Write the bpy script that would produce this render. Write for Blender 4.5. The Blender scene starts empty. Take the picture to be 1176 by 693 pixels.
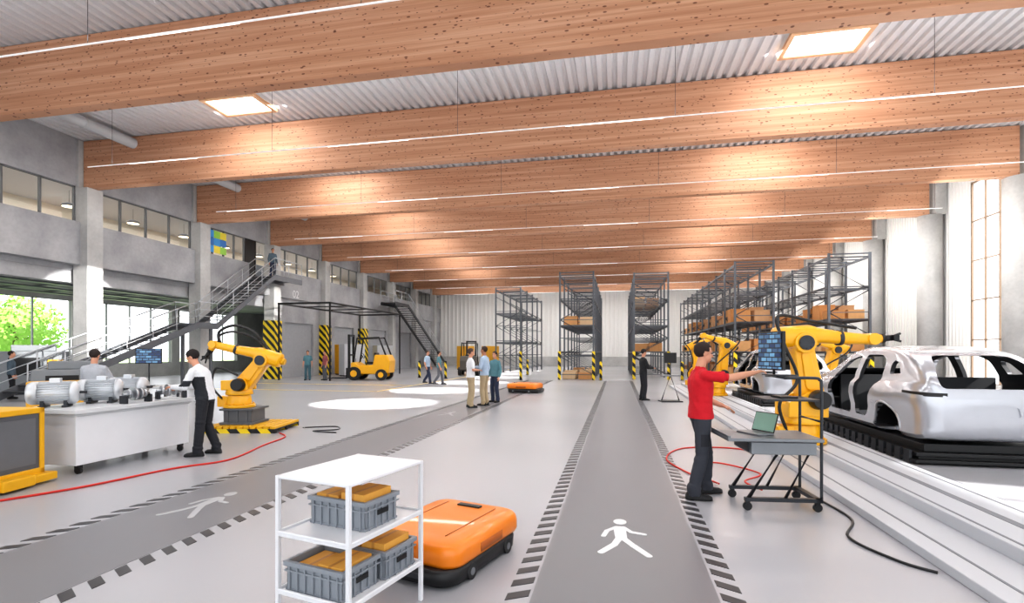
import bpy, bmesh, math, random
import numpy as np
from mathutils import Vector, Matrix, noise as mn
random.seed(7)
S=bpy.context.scene
COL=S.collection
rad=math.radians
# ------------------------------------------------------------ materials
def lin(c):
    out=[]
    for v in c[:3]:
        v/=255.0
        out.append(v/12.92 if v<=.04045 else ((v+.055)/1.055)**2.4)
    return (*out,1)
_m={}
def M(name,rgb=(128,128,128),rough=.5,metal=0,var=.10,scale=6,bump=0.0,bscale=60,coat=0,emit=None,es=0,alpha=None):
    if name in _m: return _m[name]
    m=bpy.data.materials.new(name); m.use_nodes=True; nt=m.node_tree; b=nt.nodes['Principled BSDF']
    N=nt.nodes; L=nt.links
    b.inputs['Roughness'].default_value=rough; b.inputs['Metallic'].default_value=metal
    b.inputs['Coat Weight'].default_value=coat
    c=lin(rgb)
    tc=N.new('ShaderNodeTexCoord'); no=N.new('ShaderNodeTexNoise'); no.inputs['Scale'].default_value=scale; no.inputs['Detail'].default_value=4
    L.new(tc.outputs['Object'],no.inputs['Vector'])
    mx=N.new('ShaderNodeMix'); mx.data_type='RGBA'
    mx.inputs[6].default_value=tuple(v*(1-var) for v in c[:3])+(1,)
    mx.inputs[7].default_value=tuple(min(1,v*(1+var)) for v in c[:3])+(1,)
    L.new(no.outputs['Fac'],mx.inputs[0]); L.new(mx.outputs[2],b.inputs['Base Color'])
    if bump>0:
        n2=N.new('ShaderNodeTexNoise'); n2.inputs['Scale'].default_value=bscale; L.new(tc.outputs['Object'],n2.inputs['Vector'])
        bp=N.new('ShaderNodeBump'); bp.inputs['Strength'].default_value=bump; bp.inputs['Distance'].default_value=.02
        L.new(n2.outputs['Fac'],bp.inputs['Height']); L.new(bp.outputs['Normal'],b.inputs['Normal'])
    if emit:
        b.inputs['Emission Color'].default_value=lin(emit); b.inputs['Emission Strength'].default_value=es
    _m[name]=m; return m
def nodes(name):
    m=bpy.data.materials.new(name); m.use_nodes=True; nt=m.node_tree
    return m,nt.nodes,nt.links,nt.nodes['Principled BSDF']
def math_(N,L,op,a,b=None):
    n=N.new('ShaderNodeMath'); n.operation=op
    for i,x in enumerate((a,b)):
        if x is None: continue
        if isinstance(x,(int,float)): n.inputs[i].default_value=x
        else: L.new(x,n.inputs[i])
    return n.outputs[0]
def mixc(N,L,f,a,b,mode='MIX'):
    n=N.new('ShaderNodeMix'); n.data_type='RGBA'; n.blend_type=mode
    for i,x in ((0,f),(6,a),(7,b)):
        if isinstance(x,(int,float)): n.inputs[i].default_value=x
        elif isinstance(x,tuple): n.inputs[i].default_value=x
        else: L.new(x,n.inputs[i])
    return n.outputs[2]
def ramp(N,L,f,stops):
    n=N.new('ShaderNodeValToRGB'); L.new(f,n.inputs[0]); e=n.color_ramp.elements
    while len(e)<len(stops): e.new(.5)
    for i,(p,c) in enumerate(stops): e[i].position=p; e[i].color=c
    return n.outputs[0]
def noise(N,L,v,sc,det=4,vecscale=None):
    if vecscale:
        mp=N.new('ShaderNodeMapping'); mp.inputs['Scale'].default_value=vecscale; L.new(v,mp.inputs['Vector']); v=mp.outputs[0]
    n=N.new('ShaderNodeTexNoise'); n.inputs['Scale'].default_value=sc; n.inputs['Detail'].default_value=det; L.new(v,n.inputs['Vector'])
    return n.outputs['Fac']
def mk_wood():
    m,N,L,b=nodes('glulam_wood'); g=N.new('ShaderNodeNewGeometry').outputs['Position']
    lam=noise(N,L,g,1,2,(.22,.3,11)); gr=noise(N,L,g,1,5,(2.0,8,60))
    c1=ramp(N,L,lam,[(.3,lin((190,138,106))),(.5,lin((204,154,122))),(.7,lin((218,172,142)))])
    c2=ramp(N,L,gr,[(.35,(.88,.86,.84,1)),(.65,(1,1,1,1))])
    c=mixc(N,L,.5,c1,c2,'MULTIPLY')
    for sc,loc,r0,r1,st,col in (((3.1,3.1,7.5),(0,0,0),.12,.16,.85,(100,54,36)),((4.0,4.0,8.8),(5.3,2.7,4.2),.10,.14,.8,(108,60,40)),((5.4,5.4,10.5),(3.3,1.7,9.2),.10,.14,.8,(84,44,30))):
        mp=N.new('ShaderNodeMapping'); mp.inputs['Location'].default_value=loc; mp.inputs['Scale'].default_value=sc; L.new(g,mp.inputs['Vector'])
        vo=N.new('ShaderNodeTexVoronoi'); vo.inputs['Scale'].default_value=1; L.new(mp.outputs[0],vo.inputs['Vector'])
        k=ramp(N,L,vo.outputs['Distance'],[(.0,(1,1,1,1)),(r0,(1,1,1,1)),(r1,(0,0,0,1))])
        c=mixc(N,L,math_(N,L,'MULTIPLY',k,st),c,lin(col))
    sp=N.new('ShaderNodeSeparateXYZ'); L.new(g,sp.inputs[0])
    fr=math_(N,L,'FRACT',math_(N,L,'MULTIPLY',sp.outputs[2],9.0))
    c=mixc(N,L,math_(N,L,'MULTIPLY',math_(N,L,'LESS_THAN',fr,.07),.28),c,lin((142,92,66)))
    L.new(c,b.inputs['Base Color']); b.inputs['Roughness'].default_value=.65
    return m
WOOD=mk_wood()
def mk_floor():
    m,N,L,b=nodes('polished_concrete_floor'); g=N.new('ShaderNodeNewGeometry').outputs['Position']
    a=noise(N,L,g,.25,1)
    L.new(ramp(N,L,a,[(.2,lin((163,163,167))),(.8,lin((175,175,179)))]),b.inputs['Base Color'])
    b.inputs['Roughness'].default_value=.27
    b.inputs['Specular IOR Level'].default_value=.5
    return m
FLOOR=mk_floor()
def mk_conc(name,lo,hi,joint=0):
    m,N,L,b=nodes(name); g=N.new('ShaderNodeNewGeometry').outputs['Position']
    a=noise(N,L,g,.8,8); c=noise(N,L,g,9,6)
    c1=ramp(N,L,a,[(.3,lin(lo)),(.7,lin(hi))]); c2=ramp(N,L,c,[(.35,(.9,.9,.9,1)),(.6,(1,1,1,1))])
    L.new(mixc(N,L,.7,c1,c2,'MULTIPLY'),b.inputs['Base Color']); b.inputs['Roughness'].default_value=.8
    bp=N.new('ShaderNodeBump'); bp.inputs['Strength'].default_value=.12; bp.inputs['Distance'].default_value=.02; L.new(c,bp.inputs['Height']); L.new(bp.outputs[0],b.inputs['Normal'])
    return m
CONC=mk_conc('cast_concrete',(150,150,153),(180,180,182))
CONCD=mk_conc('cast_concrete_dark',(112,113,116),(142,142,145))
CONCL=mk_conc('cast_concrete_light',(170,169,168),(198,197,195))
def mk_hazard():
    m,N,L,b=nodes('hazard_stripes'); g=N.new('ShaderNodeNewGeometry').outputs['Position']
    sp=N.new('ShaderNodeSeparateXYZ'); L.new(g,sp.inputs[0])
    s=math_(N,L,'ADD',math_(N,L,'ADD',sp.outputs[0],sp.outputs[1]),sp.outputs[2])
    f=math_(N,L,'GREATER_THAN',math_(N,L,'FRACT',math_(N,L,'MULTIPLY',s,2.0)),.5)
    L.new(mixc(N,L,f,lin((28,28,28)),lin((240,208,30))),b.inputs['Base Color']); b.inputs['Roughness'].default_value=.5
    return m
HAZ=mk_hazard()
def mk_screen():
    m,N,L,b=nodes('screen_ui'); tc=N.new('ShaderNodeTexCoord')
    mp=N.new('ShaderNodeMapping'); mp.inputs['Rotation'].default_value=(rad(90),0,0); L.new(tc.outputs['Object'],mp.inputs['Vector'])
    br=N.new('ShaderNodeTexBrick'); br.inputs['Scale'].default_value=5; br.inputs['Color1'].default_value=lin((20,44,84)); br.inputs['Color2'].default_value=lin((120,170,205)); br.inputs['Mortar'].default_value=lin((12,22,40))
    br.inputs['Mortar Size'].default_value=.035; br.inputs['Bias'].default_value=-.3; L.new(mp.outputs[0],br.inputs['Vector'])
    L.new(br.outputs['Color'],b.inputs['Base Color']); L.new(br.outputs['Color'],b.inputs['Emission Color']); b.inputs['Emission Strength'].default_value=.5
    b.inputs['Roughness'].default_value=.2
    return m
SCREEN=mk_screen()
def mk_glass():
    m,N,L,b=nodes('window_glass'); N.remove(b)
    out=N['Material Output']; t=N.new('ShaderNodeBsdfTransparent'); g=N.new('ShaderNodeBsdfGlossy'); g.inputs['Roughness'].default_value=.03
    fr=N.new('ShaderNodeMixShader'); fr.inputs[0].default_value=.07; L.new(t.outputs[0],fr.inputs[1]); L.new(g.outputs[0],fr.inputs[2]); L.new(fr.outputs[0],out.inputs[0])
    return m
GLASS=mk_glass()
WHITE=M('white_powder_coat',(224,224,227),.35,0,.03)
YEL=M('robot_yellow',(240,176,4),.35,0,.05,coat=.3)
YEL2=M('machine_yellow',(226,170,16),.45,0,.08)
ORG=M('orange_paint',(236,130,18),.38,0,.05,coat=.3)
ORGD=M('orange_paint_dark',(176,90,16),.45)
BLK=M('black_plastic',(24,24,26),.45,0,.2)
DRK=M('dark_steel',(62,64,68),.45,.5,.15)
MID=M('grey_steel',(130,133,137),.4,.5,.12)
STEEL=M('brushed_steel',(184,186,190),.28,.85,.1)
LGREY=M('light_grey_paint',(190,192,194),.45,0,.05)
CRATE=M('grey_crate_plastic',(138,143,150),.5,0,.06)
CARD=M('cardboard_orange',(226,166,76),.75,0,.1)
RED=M('red_cable',(200,40,30),.5)
SHEET=M('white_corrugated_sheet',(228,227,224),.5,0,.03)
SHEETC=M('ceiling_sheet',(208,208,210),.5,.05,.04)
LAMP=M('lamp_emitter',(255,255,255),.4,emit=(255,252,248),es=1.5)
LAMPD=M('rail_diffuser',(225,225,225),.4,emit=(255,252,248),es=.35)
SKYL=M('skylight_emitter',(255,255,255),.4,emit=(255,250,240),es=4)
CARW=M('silver_car_body',(184,186,192),.24,.55,.02,coat=.5)
CARIN=M('dark_shell_inside',(40,42,46),.6)  # dark colour for everything inside the car shell
# ------------------------------------------------------------ mesh builder
def basis(d):
    d=Vector(d).normalized(); up=Vector((0,0,1)) if abs(d.z)<.95 else Vector((0,1,0))
    a=d.cross(up).normalized(); b=a.cross(d).normalized(); return a,b,d
class MB:
    def __init__(s): s.v=[];s.f=[];s.m=[];s.s=[];s.X=Matrix.Identity(4);s.mi=0
    def add(s,vs,fs,sm=False):
        o=len(s.v); X=s.X
        s.v+=[tuple(X@Vector(p)) for p in vs]
        for i,f in enumerate(fs):
            s.f.append([o+k for k in f]); s.m.append(s.mi); s.s.append(sm[i] if isinstance(sm,list) else sm)
        return s
    def bx(s,x0,x1,y0,y1,z0,z1,R=None):
        vs=[(x,y,z) for z in (z0,z1) for y in (y0,y1) for x in (x0,x1)]
        return s.add(vs,[(0,2,3,1),(4,5,7,6),(0,1,5,4),(2,6,7,3),(0,4,6,2),(1,3,7,5)])
    def box(s,c,z,rot=None):
        h=[k/2 for k in z]; vs=[Vector((x*h[0],y*h[1],w*h[2])) for w in (-1,1) for y in (-1,1) for x in (-1,1)]
        if rot is not None:
            Rm=Matrix.Rotation(rot[2],3,'Z')@Matrix.Rotation(rot[1],3,'Y')@Matrix.Rotation(rot[0],3,'X'); vs=[Rm@v for v in vs]
        vs=[v+Vector(c) for v in vs]
        return s.add(vs,[(0,2,3,1),(4,5,7,6),(0,1,5,4),(2,6,7,3),(0,4,6,2),(1,3,7,5)])
    def loft(s,rings,cap=True,sm=True):
        n=len(rings[0]); vs=[p for r in rings for p in r]; fs=[];ss=[]
        for i in range(len(rings)-1):
            for k in range(n):
                k2=(k+1)%n; fs.append((i*n+k,i*n+k2,(i+1)*n+k2,(i+1)*n+k)); ss.append(sm)
        if cap:
            fs.append(tuple(range(n))[::-1]); fs.append(tuple((len(rings)-1)*n+k for k in range(n))); ss+=[False,False]
        return s.add(vs,fs,ss)
    def ring(s,c,d,r,n=16,ry=None):
        a,b,_=basis(d); c=Vector(c); ry=r if ry is None else ry
        return [c+a*(r*math.cos(2*math.pi*k/n))+b*(ry*math.sin(2*math.pi*k/n)) for k in range(n)]
    def cyl(s,p,q,r,r2=None,n=16):
        p=Vector(p);q=Vector(q);d=q-p; r2=r if r2 is None else r2
        return s.loft([s.ring(p,d,r,n),s.ring(q,d,r2,n)])
    def lathe(s,o,d,prof,n=20):
        o=Vector(o); d=Vector(d).normalized()
        return s.loft([s.ring(o+d*h,d,max(r,.0005),n) for r,h in prof],cap=True,sm=True)
    def cap(s,p,q,r,r2,n=12):
        p=Vector(p);q=Vector(q);d=(q-p)
        if d.length<1e-5: d=Vector((0,0,1e-4))
        u=d.normalized(); R=[]
        for t in (-88,-60,-30,0): R.append(s.ring(p+u*(r*math.sin(rad(t))),u,r*math.cos(rad(t)),n))
        for t in (0,30,60,88): R.append(s.ring(q+u*(r2*math.sin(rad(t))),u,r2*math.cos(rad(t)),n))
        return s.loft(R)
    def ell(s,c,r,A=None,nu=16,nv=10):
        c=Vector(c); A=A or Matrix.Identity(3); R=[]
        for i in range(nv+1):
            t=math.pi*(-.5+i/nv); t=max(-1.55,min(1.55,t))
            R.append([c+A@Vector((r[0]*math.cos(t)*math.cos(2*math.pi*k/nu),r[1]*math.cos(t)*math.sin(2*math.pi*k/nu),r[2]*math.sin(t))) for k in range(nu)])
        return s.loft(R)
    def tube(s,pts,r,n=8,sm=True):
        pts=[Vector(p) for p in pts]; R=[]; a=None
        for i,p in enumerate(pts):
            d=(pts[min(i+1,len(pts)-1)]-pts[max(i-1,0)]).normalized()
            if a is None: a,b,_=basis(d)
            else:
                a=(a-d*a.dot(d)).normalized(); b=d.cross(a)
            R.append([p+a*(r*math.cos(2*math.pi*k/n))+b*(r*math.sin(2*math.pi*k/n)) for k in range(n)])
        return s.loft(R)
    def prism(s,poly,a,b,plane='xz',sm=False):
        n=len(poly)
        def P(u,v,w): return {'xz':(u,w,v),'xy':(u,v,w),'yz':(w,u,v)}[plane]
        vs=[P(u,v,a) for u,v in poly]+[P(u,v,b) for u,v in poly]
        fs=[tuple(range(n))[::-1],tuple(range(n,2*n))]+[(k,(k+1)%n,n+(k+1)%n,n+k) for k in range(n)]
        return s.add(vs,fs,[False,False]+[sm]*n)
    def mesh(s,name,mats):
        me=bpy.data.meshes.new(name); me.from_pydata(s.v,[],s.f)
        for m in mats: me.materials.append(m)
        me.polygons.foreach_set('material_index',s.m); me.polygons.foreach_set('use_smooth',s.s)
        bm=bmesh.new(); bm.from_mesh(me); bmesh.ops.recalc_face_normals(bm,faces=bm.faces); bm.to_mesh(me); bm.free(); me.update()
        return me
def hull2(c1,r1,c2,r2,n=10):
    c1=Vector(c1);c2=Vector(c2);d=c2-c1; L=d.length; a=math.atan2(d.y,d.x); b=math.acos(max(-1,min(1,(r1-r2)/L)))
    P=[]
    for k in range(n+1):
        t=a+b+(2*math.pi-2*b)*k/n; P.append((c1.x+r1*math.cos(t),c1.y+r1*math.sin(t)))
    for k in range(n+1):
        t=a-b+2*b*k/n; P.append((c2.x+r2*math.cos(t),c2.y+r2*math.sin(t)))
    return P
def spline(pts,k=8):
    pts=[Vector(p) for p in pts]; P=[pts[0]]+pts+[pts[-1]]; out=[]
    for i in range(1,len(P)-2):
        for j in range(k):
            t=j/k; a,b,c,d=P[i-1],P[i],P[i+1],P[i+2]
            out.append(.5*((2*b)+(c-a)*t+(2*a-5*b+4*c-d)*t*t+(3*b-a-3*c+d)*t**3))
    out.append(pts[-1]); return out
def E(name,label,cat,loc=(0,0,0),rz=0,group=None):
    o=bpy.data.objects.new(name,None); o.empty_display_size=.2; o.location=loc; o.rotation_euler=(0,0,rz); COL.objects.link(o)
    o['label']=label; o['category']=cat
    if group: o['group']=group
    return o
def P(mb,name,mats,parent=None,bev=0,label=None,loc=(0,0,0),rot=(0,0,0)):
    if not isinstance(mats,(list,tuple)): mats=[mats]
    o=bpy.data.objects.new(name,mb.mesh(name,mats)); o.location=loc; o.rotation_euler=rot; COL.objects.link(o)
    if parent: o.parent=parent
    if label: o['label']=label
    if bev:
        md=o.modifiers.new('bevel','BEVEL'); md.width=bev; md.segments=2; md.limit_method='ANGLE'; md.angle_limit=rad(40)
    return o
def T(mb,name,mats,label,cat,loc=(0,0,0),rz=0,group=None,bev=0,stuff=False):
    o=P(mb,name,mats,None,bev,label,loc,(0,0,rz)); o['category']=cat
    if group: o['group']=group
    if stuff: o['kind']='stuff'
    return o
def ST(mb,name,mats,bev=0):
    o=P(mb,name,mats,None,bev); o['kind']='structure'; return o
def cpart(o,loc,par=None):
    n=o.copy(); n.location=loc; COL.objects.link(n)
    if par: n.parent=par
    return n
def dup(root,loc,rz=None,label=None):
    def cp(o,par):
        n=o.copy(); COL.objects.link(n)
        if par: n.parent=par
        for c in list(o.children): cp(c,n)
        return n
    n=cp(root,None); n.location=loc
    if rz is not None: n.rotation_euler=(0,0,rz)
    if label: n['label']=label
    return n
def ev_mesh(o):
    dg=bpy.context.evaluated_depsgraph_get(); dg.update()
    return bpy.data.meshes.new_from_object(o.evaluated_get(dg))

BAY=5.72; XL=-21.0; XR=14.7; ZB=8.24; ZT=10.15; Y1=60.0; Y0=-8.0
# ------------------------------------------------------------ room
ST(MB().bx(-31.5,16,Y0,Y1+.3,-.2,0),'floor',FLOOR)
def corr(mb,u0,u1,v0,v1,pitch,dep,f):
    n=int((u1-u0)/pitch); vs=[];fs=[]
    for i in range(n):
        u=u0+i*pitch
        for du,w in ((0,0),(.42,0),(.55,1),(.87,1)): vs+= [f(u+du*pitch,v0,w*dep),f(u+du*pitch,v1,w*dep)]
    vs+=[f(u0+n*pitch,v0,0),f(u0+n*pitch,v1,0)]
    if u0+n*pitch<u1-.001: vs+=[f(u1,v0,0),f(u1,v1,0)]
    for k in range(len(vs)//2-1): fs.append((2*k,2*k+1,2*k+3,2*k+2))
    mb.add(vs,fs)
mb=MB(); corr(mb,XL-.3,16,Y0,Y1+.3,.30,.09,lambda u,v,w:(u,v,ZT+w)); mb.bx(XL-.3,16,Y0,Y1+.3,ZT+.2,ZT+.4)
ST(mb,'ceiling',SHEETC)
mb=MB(); corr(mb,XL-.3,16,0,ZT+.1,.5,.07,lambda u,v,w:(u,Y1-w,v)); mb.bx(-31.5,16,Y1+.02,Y1+.3,0,ZT+.1)
ST(mb,'wall_back',SHEET)
mb=MB(); mb.bx(XL,16,Y1-.16,Y1-.09,0,1.1)
ST(mb,'baseboard_back',CONCL)
mb=MB(); wins=[]
for k in range(-2,11):
    a=k*BAY; b=a+BAY
    f=lambda u,v,w:(15.4-w,u,v)
    if k>=5:
        corr(mb,a,b,0,ZT,.25,.06,f); mb.bx(15.42,15.7,a,b,0,ZT); continue
    w0,w1=(a+1.2,a+3.8) if k>=3 else (a+.7,b-.7)  # unseen near bays get wider openings so sunlight reaches the car
    corr(mb,a,w0,0,ZT,.25,.06,f); corr(mb,w1,b,0,ZT,.25,.06,f); corr(mb,w0,w1,0,.3,.25,.06,f); corr(mb,w0,w1,9.2,ZT,.25,.06,f)
    mb.bx(15.42,15.7,a,w0,0,ZT); mb.bx(15.42,15.7,w1,b,0,ZT); mb.bx(15.42,15.7,w0,w1,0,.3); mb.bx(15.42,15.7,w0,w1,9.2,ZT)
    wins.append((w0,w1))
ST(mb,'wall_right',SHEET)
FR=M('window_frame_dark',(150,128,108),.5,.1)
wn=0
for w0,w1 in wins:
    wn+=1; mb=MB(); n=3 if w1-w0<3.5 else 5
    for i in range(n+1):
        y=w0+(w1-w0)*i/n; mb.bx(15.42,15.5,y-.025,y+.025,.3,9.2)
    for z in (.3,2.2,3.95,5.7,7.45,9.16): mb.bx(15.43,15.49,w0,w1,z-.02,z+.03)
    mb.mi=1; mb.add([(15.47,w0,.3),(15.47,w1,.3),(15.47,w1,9.2),(15.47,w0,9.2)],[(0,1,2,3)])
    ST(mb,'window_%d'%wn,[FR,GLASS])
mb=MB()
mb.bx(XL-.4,XL-.15,Y0,Y1,8.3,ZT+.1)
mb.bx(XL-.4,XL+.05,Y0,26.5,5.15,6.85); mb.bx(XL-.4,XL+.05,28.3,Y1,5.15,6.85); mb.bx(XL-.4,XL+.05,26.5,28.3,5.15,6.0)
mb.bx(XL-.9,XL-.45,Y0,28.6,4.45,5.15)
mb.bx(XL-.4,XL-.1,28.6,30.0,0,5.15)
DO=((30.0,33.2),(36.0,39),(42,45),(47.5,51))
for a,b in DO: mb.bx(XL-.4,XL-.1,a,b,3.6,5.15)
for a,b in ((33.2,36),(39,42),(45,47.5),(51,Y1)): mb.bx(XL-.4,XL-.1,a,b,0,5.15)
ST(mb,'wall_left',CONC)
mb=MB(); mb.bx(-31.5,XL-.4,Y0,Y1,4.95,5.15)
ST(mb,'ceiling_mezzanine',CONC)
mb=MB(); mb.bx(-31.5,XL-.4,Y0,Y1,8.6,8.8)
ST(mb,'ceiling_office',WHITE)
mb=MB(); ow=[(16.5,24.6),(25.2,31.5),(32.2,38)]
y=Y0
for a,b in ow:
    mb.bx(-31.5,-31.2,y,a,0,5); mb.bx(-31.5,-31.2,a,b,0,.9); mb.bx(-31.5,-31.2,a,b,4.7,5); y=b
mb.bx(-31.5,-31.2,y,Y1,0,5)
ST(mb,'wall_outer',CONCL)
for a,b in ow:
    wn+=1; mb=MB()
    for i in range(5):
        yy=a+(b-a)*i/4; mb.bx(-31.4,-31.3,yy-.03,yy+.03,.9,4.7)
    mb.bx(-31.4,-31.3,a,b,.88,.95); mb.bx(-31.4,-31.3,a,b,4.65,4.72)
    ST(mb,'window_%d'%wn,[M('window_frame_grey',(150,152,154),.5)])
OFF=M('office_wall',(232,222,202),.8,0,.05)
mb=MB(); mb.bx(-26.2,-26,Y0,Y1,5.15,8.6)
ST(mb,'wall_office',OFF)
dn=0
SHUT=M('door_grey',(160,162,166),.5)
for a,b in DO:
    dn+=1; mb=MB()
    for i in range(12): mb.bx(XL-.33,XL-.27+(.02 if i%2 else 0),a,b,i*.3,i*.3+.3)
    ST(mb,'door_%d'%dn,SHUT)
dn+=1; mb=MB(); mb.bx(XL-.3,XL-.22,26.5,27.3,6.0,8.3); mb.bx(XL-.3,XL-.22,27.35,27.43,6.0,8.3)
ST(mb,'door_%d'%dn,BLK)
FRL=M('window_frame_light',(110,112,114),.5,.1)
for k in range(-1,10):
    a=k*BAY+.35; b=a+BAY-.7
    if a>Y1-4: continue
    if k==4: b=26.4
    wn+=1; mb=MB(); n=4
    for i in range(n+1):
        y=a+(b-a)*i/n; mb.bx(XL-.3,XL-.2,y-.03,y+.03,6.85,8.3)
    mb.bx(XL-.3,XL-.2,a,b,6.85,6.9); mb.bx(XL-.3,XL-.2,a,b,8.25,8.3)
    mb.mi=1; mb.add([(XL-.25,a,6.85),(XL-.25,b,6.85),(XL-.25,b,8.3),(XL-.25,a,8.3)],[(0,1,2,3)])
    ST(mb,'window_%d'%wn,[FRL,GLASS])
cols=[(150,120,90),(90,96,104),(196,198,200)]
for i in range(11):
    m=MB(); h=2.45 if i%3 else 2.2; w=1.1+.3*(i%2); m.bx(-.25,.25,-w/2,w/2,.0,h)
    for z in (.8,1.6,2.1): m.bx(.25,.255,-w/2+.02,w/2-.02,z-.01,z+.01)
    T(m,'office_cupboard',M('cupboard_%d'%(i%3),cols[i%3],.6),'tall office cupboard standing behind the mezzanine windows','cupboard',(-24.3,4.5+i*2.7+.6*(i%2),5.151),group='office cupboards')
pn=None
for i in range(12):
    if pn is None:
        pn=E('office_ceiling_lamp','round white pendant lamp above the office','lamp',(-23.0,6,7.9),group='office pendant lamps')
        m=MB(); m.lathe((0,0,0),(0,0,1),[(.28,0),(.26,.08),(.12,.16),(.03,.18)],20); P(m,'lamp_shade',M('pendant_shade',(70,72,76),.5),pn)
        m=MB(); m.cyl((0,0,-.01),(0,0,.0),.25,n=20); P(m,'diffuser',M('pendant_glow',(255,240,210),.5,emit=(255,236,200),es=3),pn)
        m=MB(); m.cyl((0,0,.18),(0,0,.69),.008,n=6); P(m,'cord',BLK,pn)
    else: dup(pn,(-23.0,6+i*3.0,7.9))
# ------------------------------------------------------------ beams, columns
mb=MB(); mb.bx(0,XR-XL,-.17,.17,0,ZT-ZB-.02)
root=None
for k in range(0,11):
    if root is None: root=T(mb,'timber_beam',WOOD,'long laminated timber roof beam with dark knots','beam',(XL,k*BAY,ZB),group='roof beams',bev=.015)
    else: dup(root,(XL,k*BAY,ZB))
root=None
for k in range(0,11):
    y=k*BAY
    if root is None:
        e=E('concrete_column','square cast concrete column carrying a timber beam','column',(XL+.03,y,0),group='wall columns')
        m=MB(); m.bx(-.35,.35,-.33,.33,0,ZB-.005); m.bx(-.35,-.06,-.33,.33,ZB-.005,ZT-.01); P(m,'shaft',CONCL,e,.02); root=e
    else:
        n=dup(root,(XL+.03,y,0))
        if k in (5,6,7):
            m=MB(); m.bx(-.38,.40,-.38,.36,.0,3.6); P(m,'guard_sleeve',HAZ,n,label='yellow and black striped guard sleeve'); n['label']='square concrete column with yellow and black striped guard'
root=None
for k in range(0,11):
    if root is None:
        m=MB(); m.cyl((0,0,0),(0,0,ZB-.005),.5,n=32); m.bx(.05,.5,-.4,.4,ZB-.005,ZT-.01)
        root=T(m,'round_column',CONCL,'thick round concrete column by the windowed wall','column',(XR+.1,k*BAY,0),group='window wall columns')
    else: dup(root,(XR+.1,k*BAY,0))
m=MB(); m.cyl((0,0,0),(0,60,0),.2,n=20)
for i in range(30): m.cyl((0,i*2,0),(0,i*2+.06,0),.22,n=20)
T(m,'ventilation_duct',LGREY,'long round galvanised ventilation duct under the ceiling','duct',(-18.6,-1,9.85))
m=MB()
for i in range(4): m.bx(-.2+i*2.1,.1+i*2.1,0,30,0,.08)
for j in range(14): m.bx(-.6,7.2,j*2.1,j*2.1+.08,.08,.14)
T(m,'cable_tray',MID,'metal cable trays hanging under the mezzanine slab','cable tray',(-29.5,-1,4.78))
def rail(y,x0=-17.5,x1=13.8):
    e=E('suspended_light_rail','long thin white light rail hanging on wires between beams','lamp',(0,y,7.9),group='suspended light rails')
    m=MB(); m.bx(x0,x1,-.014,.014,0,.024); P(m,'rail',LAMPD,e)
    m=MB(); m.bx(0,2.6,-.014,.014,-.010,0); L0=P(m,'lamp_tube',LAMP,e,loc=(x0+.4+random.random()*2,0,0)); x=L0.location.x+7.2
    while x<x1-3: cpart(L0,(x,0,0)); x+=7.2
    m=MB(); m.cyl((0,0,.024),(0,0,2.25),.006,n=6); L1=P(m,'wire',DRK,e,loc=(x0+1,0,0)); x=x0+7
    while x<x1: cpart(L1,(x,0,0)); x+=6
for k in range(0,10): rail((k+.5)*BAY)
sk=E('skylight','square glowing roof skylight in a pale frame','skylight',(-12.6,0,0),group='roof skylights')
m=MB(); m.bx(-.9,.9,-.52,.52,0,.02); P(m,'panel',SKYL,sk)
m=MB()
for a in ((-1.02,1.02,-.64,-.52),(-1.02,1.02,.52,.64),(-1.02,-.9,-.52,.52),(.9,1.02,-.52,.52)): m.bx(*a,-.04,.06)
P(m,'frame',M('skylight_frame',(214,172,136),.6),sk)
first=True
for k in range(2,10):
    for x in (-12.6,5.5):
        pos=(x,k*BAY+4.0,ZT-.09)
        if first: sk.location=pos; first=False
        else: dup(sk,pos)
# ------------------------------------------------------------ floor markings
LANE=M('lane_paint_grey',(118,118,122),.34,0,.03,1)
HAT=M('lane_stripe_dark',(50,50,54),.4)
ICON=M('floor_icon_white',(222,223,225),.4,0,.02)
ICON2=M('floor_icon_faded',(172,173,176),.4,0,.02)
def lane(x0,x1,y0,y1,lab):
    e=E('painted_walkway',lab,'floor marking',(0,0,0),group='pedestrian lanes')
    m=MB(); m.bx(x0,x1,y0,y1,0,.003); P(m,'lane',LANE,e)
    for sd in (0,1):
        m=MB(); y=y0
        while y<y1:
            if sd==0: m.prism([(x0-.17,y),(x0-.02,y+.09),(x0-.02,y+.19),(x0-.17,y+.10)],0,.004,'xy')
            else: m.prism([(x1+.02,y+.09),(x1+.17,y),(x1+.17,y+.10),(x1+.02,y+.19)],0,.004,'xy')
            y+=.21
        o=P(m,'edge_stripes',HAT,e); o['kind']='stuff'
lane(-.58,.68,.5,30.5,'grey painted pedestrian lane with dark hatched borders')
lane(-5.03,-3.83,.5,30,'grey painted pedestrian lane with dark hatched borders')
def icon(x,y,s,lab,mat):
    m=MB()
    m.prism([(x+s*(-.03+.064*math.cos(t*math.pi/10)),y+s*(.40+.08*math.sin(t*math.pi/10))) for t in range(20)],.0033,.0075,'xy')
    q=lambda L:[(x+s*a,y+s*b) for a,b in L]
    i=0
    for L,w in (([(-.035,.21),(-.02,-.06)],.058),([(-.04,-.06),(-.08,-.22),(-.19,-.42)],.033),([(.0,-.06),(.08,-.22),(.20,-.43)],.033),([(-.06,.24),(-.15,.12),(-.18,-.03)],.024),([(.0,.24),(.07,.12),(.19,.08)],.024)):
        p=q(L)
        for a,b in zip(p[:-1],p[1:]): i+=1; m.prism(hull2(a,w*s,b,w*s*.9,5),.0033,.006+i*.0002,'xy')
    T(m,'pedestrian_symbol',mat,lab,'floor marking',group='walking figure symbols')
icon(.055,4.84,1.0,'white walking figure symbol painted on the grey lane',ICON)
icon(-4.45,4.95,1.0,'faint white walking figure symbol painted on the grey lane',ICON2)
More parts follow.
